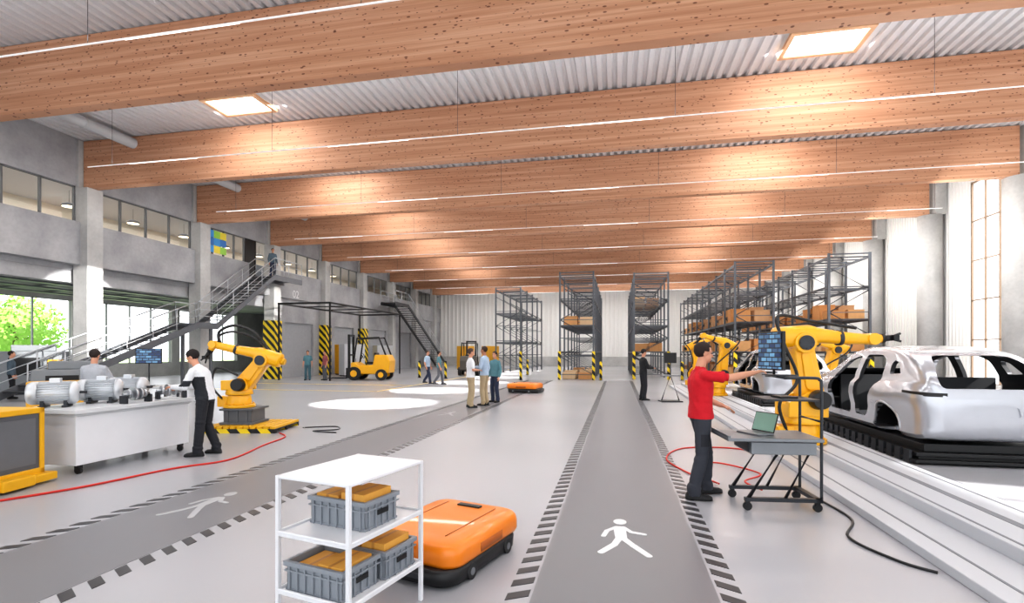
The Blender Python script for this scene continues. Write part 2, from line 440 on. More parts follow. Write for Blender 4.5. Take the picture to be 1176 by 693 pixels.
icon(-4.45,13.5,1.0,'faint white walking figure symbol painted on the grey lane',ICON2)
YLINE=M('yellow_floor_paint',(226,190,60),.4)
m=MB(); m.bx(-20,-9.9,24.3,24.42,0,.004); m.bx(-20,-9.9,20.3,20.38,0,.004); m.bx(-10,-9.9,20.3,50,0,.004)
T(m,'yellow_floor_lines',YLINE,'thin yellow guide lines painted on the concrete','floor marking')

# ------------------------------------------------------------ people
SKIN=M('skin',(206,150,122),.55,0,.05)
SKIN2=M('skin_tan',(176,120,92),.55,0,.05)
def cloth(name,rgb): return M('cloth_'+name,rgb,.85,0,.12,9,bump=.25,bscale=30)
def person(label,loc,rz,h=1.78,pose=None,shirt=None,pants=None,shoe=None,hair=(40,28,22),skin=SKIN,vox=.014,sleeve='short',extra=None,hf=(0,1,0),big=1.0):
    J=dict(pel=(0,0,.96),che=(0,.0,1.25),nek=(0,-.01,1.485),hed=(0,.015,1.645),
      shR=(.175,-.005,1.400),shL=(-.175,-.005,1.400),elR=(.235,-.03,1.12),elL=(-.235,-.03,1.12),wrR=(.25,.06,.88),wrL=(-.25,.06,.88),
      hiR=(.088,0,.92),hiL=(-.088,0,.92),knR=(.105,.03,.50),knL=(-.105,.03,.50),anR=(.115,-.02,.09),anL=(-.115,-.02,.09))
    if pose: J.update(pose)
    J={k:Vector(v) for k,v in J.items()}
    s=h/1.78; mb=MB(); mb.X=Matrix.Scale(s,4); R=[]
    def cp(a,b,r1,r2,reg,n=14): mb.cap(a,b,r1,r2,n); R.append((Vector(a),Vector(b),r1,r2,reg))
    side=(J['shR']-J['shL']).normalized(); pel,che,nek=J['pel'],J['che'],J['nek']
    path=[pel+Vector((0,0,-.10)),pel+Vector((0,0,-.03)),pel.lerp(che,.15),pel.lerp(che,.45),pel.lerp(che,.8),che.lerp(nek,.15),che.lerp(nek,.42),che.lerp(nek,.64),che.lerp(nek,.84),nek]
    dims=[(.13,.105),(.164,.122),(.164,.120),(.155,.112),(.166,.120),(.178,.124),(.190,.116),(.165,.092),(.098,.068),(.060,.057)]
    rings=[]
    for i,(c,(a,b)) in enumerate(zip(path,dims)):
        d=(path[min(i+1,9)]-path[max(i-1,0)]).normalized(); sd=(side-d*side.dot(d)).normalized(); fw=d.cross(sd)
        if 0<i<8: a*=big; b*=big
        rings.append([c+sd*(a*math.copysign(abs(math.cos(t))**.85,math.cos(t)))+fw*(b*math.copysign(abs(math.sin(t))**.85,math.sin(t))) for t in [2*math.pi*k/24 for k in range(24)]])
    mb.loft(rings)
    hem=pel+Vector((0,0,-.045))
    R.append((pel+Vector((0,0,-.13)),pel+Vector((0,0,-.12)),.14,.14,1)); R.append((hem+Vector((0,0,.03)),che,.14,.14,0)); R.append((che,che.lerp(nek,.55),.14,.10,0))
    a,b=dims[1]; rg=[]
    for dz,k in ((-.012,1.0),(-.01,1.05),(.02,1.06),(.05,1.02)): rg.append([hem+Vector((0,0,dz))+Vector((a*big*k*math.cos(t),b*big*k*math.sin(t),0)) for t in [2*math.pi*q/24 for q in range(24)]])
    mb.loft(rg)
    cp(nek-Vector((0,0,.02)),J['hed']-Vector((0,.01,.05)),.056,.054,2)
    d=(nek-che).normalized(); mb.loft([mb.ring(nek-d*.055,d,.080,18),mb.ring(nek-d*.022,d,.068,18),mb.ring(nek-d*.018,d,.062,18)]); R.append((nek-d*.05,nek-d*.03,.07,.068,0))
    long_=sleeve!='short'
    for q in 'RL':
        sh,el,wr=J['sh'+q],J['el'+q],J['wr'+q]
        cp(nek.lerp(che,.22),sh,.058,.056,0)
        if long_:
            cp(sh,sh.lerp(el,.96),.060,.055,0); cp(el,el.lerp(wr,.45),.056,.050,0); cp(el.lerp(wr,.4),el.lerp(wr,.92),.050,.041,0)
        else:
            cp(sh,sh.lerp(el,.55),.060,.060,0)
            dd=(el-sh).normalized(); p0=sh.lerp(el,.48); mb.loft([mb.ring(p0,dd,.058,18),mb.ring(sh.lerp(el,.70),dd,.065,18),mb.ring(sh.lerp(el,.74),dd,.062,18)]); R.append((p0,sh.lerp(el,.72),.062,.064,0))
            cp(sh.lerp(el,.4),el,.047,.042,2); cp(el,el.lerp(wr,.35),.043,.044,2); cp(el.lerp(wr,.35),wr,.044,.028,2)
        d=(wr-el).normalized(); inn=Vector((-1 if q=='R' else 1,0,0)); pn=(inn-d*inn.dot(d)).normalized() if abs(inn.dot(d))<.9 else Vector((0,0,-1))
        if d.z>-.5: pn=Vector((0,0,-1)); pn=(pn-d*pn.dot(d)).normalized()
        sd=d.cross(pn).normalized()
        if d.z>-.5: tdir=sd if sd.x*(-1 if q=='R' else 1)>0 else -sd
        else: tdir=sd if sd.y>0 else -sd
        rg=[]
        for t,a,b in ((-.01,.026,.022),(.03,.038,.018),(.07,.042,.017),(.095,.036,.013)):
            c=wr+d*t; rg.append([c+tdir*(a*math.cos(2*math.pi*k/14))+pn*(b*math.sin(2*math.pi*k/14)) for k in range(14)])
        mb.loft(rg); R.append((wr+d*.01,wr+d*.09,.03,.035,2))
        fr=.0088 if vox<.01 else .0115
        for i,(o,l) in enumerate(((.031,.072),(.011,.08),(-.010,.075),(-.030,.058))):
            b0=wr+d*.085+tdir*o; cu=.15+.10*i
            p1=b0+(d*math.cos(cu)+pn*math.sin(cu))*l*.5; p2=p1+(d*math.cos(cu*2.4)+pn*math.sin(cu*2.4))*l*.5
            cp(b0,p1,fr,fr*.95,2,8); cp(p1,p2,fr*.95,fr*.8,2,8)
        b0=wr+d*.025+tdir*.03; p1=b0+(tdir*.7+d*.7+pn*.2).normalized()*.04; p2=p1+(tdir*.25+d+pn*.35).normalized()*.032
        cp(b0,p1,fr*1.25,fr*1.1,2,8); cp(p1,p2,fr*1.1,fr*.9,2,8)
        hi,kn,an=J['hi'+q],J['kn'+q],J['an'+q]
        cp(hi,kn,.098,.072,1); cp(kn,kn.lerp(an,.35),.073,.073,1); cp(kn.lerp(an,.35),an+Vector((0,0,.05)),.073,.066,1)
        mb.loft([mb.ring(an+Vector((0,.0,.09)),(0,0,1),.064,18),mb.ring(an+Vector((0,0,.05)),(0,0,1),.074,18),mb.ring(an+Vector((0,.005,.0)),(0,0,1),.072,18),mb.ring(an+Vector((0,.005,-.04)),(0,0,1),.070,18)]); R.append((an+Vector((0,0,.07)),an+Vector((0,0,-.02)),.07,.072,1))
        f=Vector((.02 if q=='R' else -.02,.15,0)); toe=Vector((an.x,an.y,an.z))+f; toe.z=max(.035,an.z-.055)
        cp(an-Vector((0,.02,.05)),toe,.036,.03,3)
    F=Vector(hf).normalized(); rt=F.cross(Vector((0,0,1))).normalized(); u=rt.cross(F); A=Matrix((rt,F,u)).transposed(); H=J['hed']
    W=lambda x,y,z:H+A@Vector((x,y,z))
    mb.ell(W(0,-.010,.030),(.074,.094,.092),A); mb.ell(W(0,.022,-.035),(.058,.066,.082),A); mb.ell(W(0,.048,-.085),(.032,.03,.024),A)
    mb.cap(W(0,.086,.005),W(0,.103,-.028),.009,.0125,8); mb.ell(W(0,.080,-.060),(.026,.012,.008),A); mb.ell(W(0,.079,-.073),(.022,.011,.007),A)
    mb.cap(W(-.035,.076,.026),W(.035,.076,.026),.012,.012,8)
    for sx in (-1,1): mb.ell(W(sx*.075,-.005,-.005),(.010,.020,.032),A)
    R.append((W(0,0,.03),W(0,.02,-.05),.09,.075,2))
    tmp=P(mb,'tmp',[SKIN]); md=tmp.modifiers.new('r','REMESH'); md.mode='VOXEL'; md.voxel_size=vox*s; md.use_smooth_shade=True
    sm=tmp.modifiers.new('s','SMOOTH'); sm.factor=.5; sm.iterations=4 if vox<.01 else 2
    me=ev_mesh(tmp); bpy.data.objects.remove(tmp)
    cs=np.empty(len(me.polygons)*3,dtype=np.float32); me.polygons.foreach_get('center',cs); cs=cs.reshape(-1,3)/s
    def classify(pts):
        best=np.full(len(pts),1e9); reg=np.zeros(len(pts),dtype=np.int32)
        for a,b,r1,r2,g in R:
            a=np.array(a);b=np.array(b);ab=b-a; t=np.clip(((pts-a)@ab)/max(1e-9,ab@ab),0,1); dd=np.linalg.norm(pts-(a+t[:,None]*ab),axis=1)-(r1+(r2-r1)*t)
            k=dd<best; best[k]=dd[k]; reg[k]=g
        k=(reg==1)&(pts[:,2]>.905); reg[k]=0
        k=(reg==0)&(pts[:,2]<.905)&(np.abs(pts[:,0])<.20)&(pts[:,2]>.5); reg[k]=1
        return reg
    reg=classify(cs)
    if vox<.01:
        vs=np.empty(len(me.vertices)*3,dtype=np.float32); me.vertices.foreach_get('co',vs); vs=vs.reshape(-1,3); nr=np.empty(len(me.vertices)*3,dtype=np.float32); me.vertices.foreach_get('normal',nr); nr=nr.reshape(-1,3)
        vr=classify(vs/s)
        for i in np.nonzero(vr<2)[0]:
            p=vs[i]; x,y,z=float(p[0]),float(p[1]),float(p[2])
            if vr[i]==1:
                near=math.exp(-((z-.52)/.09)**2)+1.2*math.exp(-((z-.14)/.08)**2)+.6*math.exp(-((z-.86)/.08)**2)+.2
                d=mn.noise(Vector((x*8,y*8,z*24+5*x)))*.008*near
            else:
                d=mn.noise(Vector((x*10+z*8,y*10,z*12+x*14)))*.007
            vs[i]+=nr[i]*d
        me.vertices.foreach_set('co',vs.reshape(-1)); me.update()
    if extra: reg=extra(cs,reg)
    me.materials.clear()
    for mm in (shirt,pants,skin,shoe,BLK,cloth('dark_panel',(40,42,48))): me.materials.append(mm)
    me.polygons.foreach_set('material_index',reg); me.polygons.foreach_set('use_smooth',[True]*len(me.polygons))
    e=E('person',label,'person',loc,rz)
    ob=bpy.data.objects.new('body',me); ob.parent=e; COL.objects.link(ob)
    hm=MB(); hm.X=Matrix.Scale(s,4); c=Vector((0,-.016,.038)); nu,nv=32,22; vs=[];fs=[]
    for i in range(nv+1):
        t=math.pi*(-.5+i/nv)
        for k in range(nu):
            a=2*math.pi*k/nu; v=Vector((.078*math.cos(t)*math.cos(a),.096*math.cos(t)*math.sin(a),.091*math.sin(t))); v*=1+.06*mn.noise(v*55); vs.append(c+v)
    for i in range(nv):
        for k in range(nu):
            q=[i*nu+k,i*nu+(k+1)%nu,(i+1)*nu+(k+1)%nu,(i+1)*nu+k]; cc=sum((vs[j] for j in q),Vector())/4
            if cc.z>.074 or (cc.y<.03 and cc.z>.022) or (cc.y<-.02 and cc.z>-.045): fs.append(q)
    hm.add([H+A@v for v in vs],fs,True)
    ho=P(hm,'hair',M('hair_%d_%d'%(hair[0],hair[1]),hair,.75,0,.3,40),e); sd=ho.modifiers.new('t','SOLIDIFY'); sd.thickness=.012*s; sd.offset=0
    for sx in (-1,1):
        em=MB(); em.X=Matrix.Scale(s,4); em.ell(W(sx*.030,.078,.008),(.011,.008,.007),A,8,6); P(em,'eye',BLK,e)
    for q in 'RL':
        an=J['an'+q]; z0=max(0,an.z-.09); sx=.02 if q=='R' else -.02
        m=MB(); m.X=Matrix.Scale(s,4); rg=[]
        for t,w,hh in ((-.085,.026,.05),(-.07,.040,.08),(0,.043,.09),(.06,.046,.072),(.12,.049,.055),(.17,.043,.045),(.195,.022,.03)):
            c=Vector((an.x+sx*t/.15,an.y+t,z0)); rg.append([c+Vector((w*math.cos(a),0,max(0.0,.012+hh*math.sin(a)) if math.sin(a)>0 else 0.012+.012*math.sin(a))) for a in [2*math.pi*k/16 for k in range(16)]])
        m.loft(rg); P(m,'shoe',shoe,e)
    return e
SHOE=M('shoe_black',(24,24,26),.6)
PBLK=cloth('black',(38,39,44)); PNAV=cloth('navy',(48,56,78)); PTAN=cloth('tan',(176,158,128)); PGRY=cloth('grey',(98,100,106))
SRED=cloth('red',(196,22,38)); SWHT=cloth('white',(222,223,226)); SBLU=cloth('lightblue',(168,186,206)); STEA=cloth('teal',(88,130,140)); SGRY=cloth('greyshirt',(176,178,184)); SBLK=cloth('blackshirt',(34,35,38))
def redx(cs,reg):
    k=(reg==1)&(cs[:,0]>.13)&(cs[:,2]>.60)&(cs[:,2]<.74)&(cs[:,1]>-.05); reg[k]=5
    return reg
Z=.004
person('man in red polo shirt and dark trousers reaching towards a monitor',(.95,6.36,Z),rad(-82),1.80,
  dict(elR=(.21,.27,1.375),wrR=(.16,.53,1.43),elL=(-.245,.05,1.13),wrL=(-.17,.30,1.03),anR=(.15,-.12,.09),knR=(.12,-.02,.5),anL=(-.13,.10,.09),knL=(-.11,.10,.5),hed=(0,.035,1.645)),
  SRED,cloth('workgrey',(56,58,66)),SHOE,(38,24,18),SKIN,.0065,'short',redx,hf=(.0,1,-.10),big=1.06)
def coatx(cs,reg):
    k=(reg==0)&(np.abs(cs[:,0])>.11)&(cs[:,2]<1.28)&(np.abs(cs[:,0])<.19)&(cs[:,1]<.16); reg[k]=5
    k=(reg==0)&(np.abs(cs[:,0])>.20)&(cs[:,2]<1.22)&(cs[:,2]>1.13)&(cs[:,1]<.26); reg[k]=5
    return reg
person('technician in white and black jacket leaning over a bench with motors',(-6.58,7.30,0),rad(104),1.79,
  dict(che=(0,.06,1.24),nek=(0,.13,1.45),hed=(0,.20,1.585),shR=(.175,.11,1.365),shL=(-.175,.11,1.365),elR=(.26,.19,1.12),wrR=(.14,.44,1.09),elL=(-.26,.19,1.12),wrL=(-.12,.46,1.11),anR=(.14,-.10,.09),anL=(-.12,.06,.09)),
  SWHT,PBLK,SHOE,(30,22,20),SKIN,.0065,'coat',coatx,hf=(0,1,-.6),big=1.05)
person('man with dark hair in pale grey shirt seen from behind',(-9.78,8.12,0),rad(20),1.74,
  dict(elR=(.26,.12,1.14),wrR=(.15,.36,1.08),elL=(-.26,.12,1.14),wrL=(-.15,.36,1.08)),SGRY,PGRY,SHOE,(44,34,30),SKIN,.012,'long',hf=(0,1,-.3))
person('man in white shirt and tan trousers chatting with colleagues',(-4.34,15.1,Z),rad(-60),1.79,dict(elR=(.25,.02,1.13),wrR=(.12,.22,1.12)),SWHT,PTAN,SHOE,(70,50,40))
person('bearded man in light shirt and beige trousers in a group',(-4.08,15.75,Z),rad(80),1.86,dict(elL=(-.25,.02,1.13),wrL=(-.10,.24,1.15)),SBLU,PTAN,SHOE,(60,44,36),SKIN2,sleeve='long')
person('person in dark teal top and dark trousers in a group',(-3.99,16.8,Z),rad(150),1.70,dict(),STEA,PNAV,SHOE,(36,26,24),sleeve='long')
person('man in black clothes holding a tablet in front of him',(.88,18.5,Z),rad(-70),1.78,dict(elR=(.24,.08,1.13),wrR=(.12,.30,1.12),elL=(-.24,.08,1.13),wrL=(-.10,.30,1.12)),SBLK,PBLK,SHOE,(30,24,22),sleeve='long',hf=(0,1,-.4))
person('worker in light blue shirt and dark trousers walking',(-9.8,25.9,Z),rad(-100),1.75,dict(anR=(.1,.22,.09),knR=(.1,.18,.5),anL=(-.1,-.26,.12),knL=(-.1,-.02,.5)),SBLU,PNAV,SHOE,(50,36,30))
person('worker in teal shirt walking beside a colleague',(-8.95,25.3,0),rad(-70),1.72,dict(anR=(.1,-.24,.12),knR=(.1,-.02,.5),anL=(-.1,.2,.09),knL=(-.1,.16,.5)),STEA,PGRY,SHOE,(40,30,26))
person('worker in teal overalls standing by a striped column',(-17.9,27.6,0),rad(200),1.76,dict(),STEA,cloth('teal2',(70,104,116)),SHOE,(50,38,32))
person('worker in reddish top and grey trousers standing',(-16.9,27.8,0),rad(150),1.76,dict(),cloth('rose',(160,92,96)),PGRY,SHOE,(40,30,26))
person('person in grey jacket standing on the upper stair landing',(-20.0,27.3,6.052),rad(-120),1.76,dict(),cloth('slate',(84,100,112)),PNAV,SHOE,(40,30,26),sleeve='long')
person('worker in dark clothes near grey machines under the mezzanine',(-21.2,14.6,0),rad(-40),1.72,dict(),cloth('slate',(84,100,112)),PBLK,SHOE,(40,30,26),sleeve='long')

# ------------------------------------------------------------ robots
def robot(lab,loc,rz,Sx,Ex,Wx,Tx,k=1.0,plinth=0):
    e=E('industrial_robot',lab,'industrial robot',loc,rz)
    Sv,Ev,Wv,Tv=[Vector((p[0],0,p[1])) for p in (Sx,Ex,Wx,Tx)]
    m=MB(); bxx=Sv.x-.12*k
    m.cyl((bxx,0,0),(bxx,0,.07*k),.34*k,n=28); m.cyl((bxx,0,.07*k),(bxx,0,.28*k),.27*k,.24*k,28)
    m.bx(bxx-.42*k,bxx-.15*k,-.16*k,.16*k,.02*k,.26*k)
    for t in range(8): m.cyl((bxx+.31*k*math.cos(t*.785),.31*k*math.sin(t*.785),.07*k),(bxx+.31*k*math.cos(t*.785),.31*k*math.sin(t*.785),.1*k),.02*k,n=6)
    P(m,'base',YEL,e,.01)
    m=MB(); m.cyl((bxx,0,.29*k),(bxx,0,.42*k),.29*k,.27*k,28)
    for a,b in ((-.24,-.14),(.14,.24)):
        m.prism([(bxx-.3*k,.4*k),(bxx+.28*k,.4*k),(Sv.x+.16*k,Sv.z),(Sv.x+.08*k,Sv.z+.14*k),(Sv.x-.12*k,Sv.z+.1*k),(bxx-.3*k,.62*k)],a*k,b*k)
    m.bx(bxx-.27*k,bxx-.02*k,-.14*k,.14*k,.4*k,.6*k)
    P(m,'turret',YEL,e,.015)
    for a,b,r0,r1 in ((-.38,-.24,.13,.15),(.24,.34,.15,.13)):
        m=MB(); m.cyl((Sv.x,a*k,Sv.z),(Sv.x,b*k,Sv.z),r0*k,r1*k,24); P(m,'motor',BLK,e,.008)
    m=MB(); m.prism(hull2((Sv.x,Sv.z),.18*k,(Ev.x,Ev.z),.14*k,12),-.12*k,.12*k,sm=True)
    d=(Ev-Sv).normalized()
    a=Sv+d*.22*k; b=Ev-d*.2*k
    for sy in (-1,1): m.prism(hull2((a.x,a.z),.09*k,(b.x,b.z),.07*k,8),sy*.12*k,sy*.145*k)
    m.cyl(Ev+Vector((0,-.2*k,0)),Ev+Vector((0,.2*k,0)),.16*k,n=24)
    P(m,'lower_arm',YEL,e,.012)
    m=MB(); m.cyl(Ev+Vector((0,-.23*k,0)),Ev+Vector((0,-.2*k,0)),.11*k,n=22)
    for t in range(8): m.cyl(Ev+Vector((.09*k*math.cos(t*.785),-.245*k,.09*k*math.sin(t*.785))),Ev+Vector((.09*k*math.cos(t*.785),-.2*k,.09*k*math.sin(t*.785))),.012*k,n=6)
    P(m,'joint_cap',DRK,e)
    m=MB(); f=(Wv-Ev).normalized(); up=Vector((-f.z,0,f.x))
    if up.z<0: up=-up
    C=Ev+up*.10*k
    def R2(c,a,b,n=16):
        return [c+Vector((0,a*math.copysign(abs(math.cos(t))**.7,math.cos(t)),0))+up*(b*math.copysign(abs(math.sin(t))**.7,math.sin(t))) for t in [2*math.pi*i/n for i in range(n)]]
    m.loft([R2(C-f*.40*k,.11*k,.09*k),R2(C-f*.36*k,.17*k,.16*k),R2(C+f*.12*k,.17*k,.17*k),R2(C+f*.26*k,.13*k,.12*k),R2(C.lerp(Wv,.6),.105*k,.095*k),R2(Wv-f*.05,.09*k,.08*k)])
    P(m,'upper_arm',YEL,e,.008)
    m=MB(); m.cyl(C.lerp(Wv,.55)-f*.03*k,C.lerp(Wv,.55)+f*.03*k,.118*k,n=20); P(m,'arm_collar',DRK,e)
    m=MB(); m.cyl(C-f*.46*k,C-f*.39*k,.08*k,n=18); m.cyl(C-f*.48*k,C-f*.46*k,.06*k,n=18)
    P(m,'elbow_motor',YEL2 if plinth else BLK,e)
    m=MB(); m.cyl(Wv+Vector((0,-.11*k,0)),Wv+Vector((0,.11*k,0)),.09*k,n=20); g=(Tv-Wv).normalized(); m.cyl(Wv,Wv+g*.15*k,.075*k,.065*k,18)
    P(m,'wrist',YEL,e,.006)
    m=MB(); m.cyl(Wv+g*.14*k,Wv+g*.19*k,.07*k,n=18); m.cyl(Wv+g*.19*k,Tv,.045*k,n=12)
    q=Vector((-g.z,0,g.x)); m.box(Tv,(.08*k,.2*k,.08*k)); m.cyl(Tv+q*.02*k,Tv+q*.06*k+g*.12*k,.018*k,n=8); m.cyl(Tv-q*.02*k,Tv-q*.06*k+g*.12*k,.018*k,n=8)
    P(m,'tool_head',BLK,e)
    y=-.2*k
    if not plinth:
        m=MB(); m.tube(spline([(bxx-.3*k,y*.8,.2*k),(bxx-.42*k,y,.6*k),(Sv.x-.3*k,y*1.2,Sv.z+.3*k),Ev+Vector((-.05,y*1.2,.0))-f*.3*k,Ev-f*.35*k+up*.42*k+Vector((0,y*.5,0)),C+f*.2*k+up*.22*k,C.lerp(Wv,.8)+up*.16*k]),.024*k)
        P(m,'cable',BLK,e)
    else:
        for hh,o,rr in ((.50,0,.030),(.36,.06,.024)):
            m=MB(); m.tube(spline([C.lerp(Wv,.92)+up*.06+Vector((0,o,0)),C.lerp(Wv,.98)+up*(hh*.6)+Vector((0,o,0)),C.lerp(Wv,.75)+up*hh+Vector((0,o,0)),C.lerp(Wv,.4)+up*(hh*.95)+Vector((0,o,0)),C.lerp(Wv,.12)+up*(hh*.6)+Vector((0,o,0)),C+up*.15*k+Vector((0,o,0))]),rr); P(m,'looped_cable',BLK,e)
        m=MB(); m.tube(spline([(bxx-.3*k,y*.8,.2*k),(bxx-.5*k,y,.5*k),(bxx-.4*k,y,.9*k),(Sv.x-.05,y,Sv.z+.2)]),.024*k); P(m,'cable',BLK,e)
    return e
YAW=rad(11.5)
robot('yellow articulated robot with horizontal arm beside a car body',(3.12,9.4,.195),YAW-rad(3),(0,.72),(-.16,1.64),(.98,1.70),(1.32,1.72),1.08)
robot('yellow robot arm reaching diagonally upwards over the assembly line',(3.48,18.8,.195),YAW,(0,.75),(.12,1.7),(-.62,2.05),(-.85,1.8),.92)
robot('yellow robot arm working beside a distant car body',(7.2,20.0,0),YAW,(0,.8),(.25,1.75),(-.8,2.1),(-1.0,1.8),1.1)
robot('yellow robot arm further along the assembly line',(3.45,24.0,.195),YAW,(0,.75),(-.12,1.7),(.62,2.05),(.85,1.8),.92)
e=E('robot_pedestal','grey steel pedestal on a yellow slatted pallet','pedestal',(-7.75,9.95,0),YAW)
m=MB(); m.bx(-.72,.72,-.58,.58,.05,.09); P(m,'deck_base',BLK,e)
sl=None
for i in range(11):
    x=-.75+i*.138
    if sl is None: m=MB(); m.bx(0,.10,-.6,.6,.09,.14); sl=P(m,'slat',YEL2,e,.004,loc=(x,0,0))
    else: cpart(sl,(x,0,0))
rn=None
for y in (-.6,-.04,.52):
    if rn is None: m=MB(); m.bx(-.75,.73,0,.08,0,.09); rn=P(m,'runner',HAZ,e,loc=(0,y,0))
    else: cpart(rn,(0,y,0))
m=MB(); m.bx(-.5,.1,-.3,.3,.14,.46); m.bx(-.56,.16,-.36,.36,.14,.19); m.bx(-.56,.16,-.36,.36,.44,.48)
for x in (-.4,-.2,0): m.bx(x-.02,x+.02,-.32,-.3,.18,.44)
P(m,'plinth',M('plinth_grey',(92,95,100),.5),e,.008)
robot('yellow articulated robot arm with looped cables on a pedestal',(-7.95,9.91,.482),YAW,(0,.50),(.42,1.02),(-.66,1.36),(-.84,1.08),.95,1)

# ------------------------------------------------------------ car bodies
def smi(y,X,Y):
    if y<=X[0]: return Y[0]
    if y>=X[-1]: return Y[-1]
    i=max(k for k in range(len(X)-1) if X[k]<=y)
    h=X[i+1]-X[i]; t=(y-X[i])/h
    def sl(k):
        if k==0: return (Y[1]-Y[0])/(X[1]-X[0])
        if k==len(X)-1: return (Y[-1]-Y[-2])/(X[-1]-X[-2])
        a=(Y[k]-Y[k-1])/(X[k]-X[k-1]); b=(Y[k+1]-Y[k])/(X[k+1]-X[k])
        return 0 if a*b<=0 else 2*a*b/(a+b)
    m0,m1=sl(i)*h,sl(i+1)*h
    return (2*t**3-3*t*t+1)*Y[i]+(t**3-2*t*t+t)*m0+(-2*t**3+3*t*t)*Y[i+1]+(t**3-t*t)*m1
KY=[0,.04,.12,.28,.50,.75,1.05,1.5,2.1,2.65,3.1,3.45,3.9,4.3,4.52,4.62]
KZ=[.74,.92,1.05,1.19,1.31,1.40,1.46,1.50,1.505,1.45,1.26,1.06,.98,.88,.76,.62]
KW=[.68,.79,.88,.94,.965,.98,.98,.97,.96,.96,.96,.955,.94,.88,.79,.64]
KB=[.70,.84,.92,.955,.965,.96,.95,.94,.93,.92,.91,.90,.86,.78,.68,.56]
KO=[.26,.18,.14,.12,.12,.12,.12,.12,.12,.12,.12,.13,.15,.19,.25,.34]
def sec(y,ins=0):
    zt=smi(y,KY,KZ)-ins; w=smi(y,KY,KW)-ins*.9; zb=smi(y,KY,KB); zo=smi(y,KY,KO)+ins
    zb=min(zb,zt-.03); g=zt-zb; wr=max(.3,.90*w-.33*g); t5=min(1,g*3); h=zb-zo
    hn=math.exp(-((y-.95)/.50)**2)*.045+math.exp(-((y-3.75)/.45)**2)*.03
    pts=[(0,zo),(.70*w,zo),(.90*w,zo+.02),(.96*w,zo+.10*h),(.955*w,zo+.26*h),(.955*w+hn*.4,zo+.42*h),(.98*w+hn*.9,zo+.56*h),(.995*w+hn,zo+.68*h),(.99*w+hn*.8,zo+.80*h),(.965*w+hn*.3,zo+.90*h),(.915*w,zo+.97*h),(.89*w,zb)]
    w2=.89*w
    for t in (.25,.5,.75): pts.append((w2+(wr-w2)*(t**1.3),zb+(g-.10*t5)*t))
    pts+=[(wr,zt-.10*t5),(wr-.02,zt-.065*t5),(wr-.06,zt-.035*t5),(wr-.13,zt-.015*t5),(wr*.5,zt),(0,zt+.008)]
    return pts
def carshell(ins,y0,y1,n):
    m=MB(); R=[]
    for i in range(n):
        t=i/(n-1); t=.5-.5*math.cos(math.pi*t); t=.6*t+.4*i/(n-1)
        y=y0+(y1-y0)*t; p=sec(y,ins); R.append([(x,y,z) for x,z in p]+[(-x,y,z) for x,z in p[-2:0:-1]])
    m.loft(R); return m
def rnd(poly,r=.07):
    out=[]; n=len(poly)
    for k in range(n):
        a,b,c=Vector(poly[k-1]),Vector(poly[k]),Vector(poly[(k+1)%n]); r1=min(r,.42*(a-b).length); r2=min(r,.42*(c-b).length); u=(a-b).normalized()*r1; v=(c-b).normalized()*r2
        for t in (0,.25,.5,.75,1): out.append(tuple((b+u)*(1-t)**2+2*t*(1-t)*b+(b+v)*t*t))
    return out
def bl(me):
    if len(me.vertices)==0: return 0
    ys=[v.co.y for v in me.vertices]; zs=[v.co.z for v in me.vertices]; return (max(ys)-min(ys))*(max(zs)-min(zs))
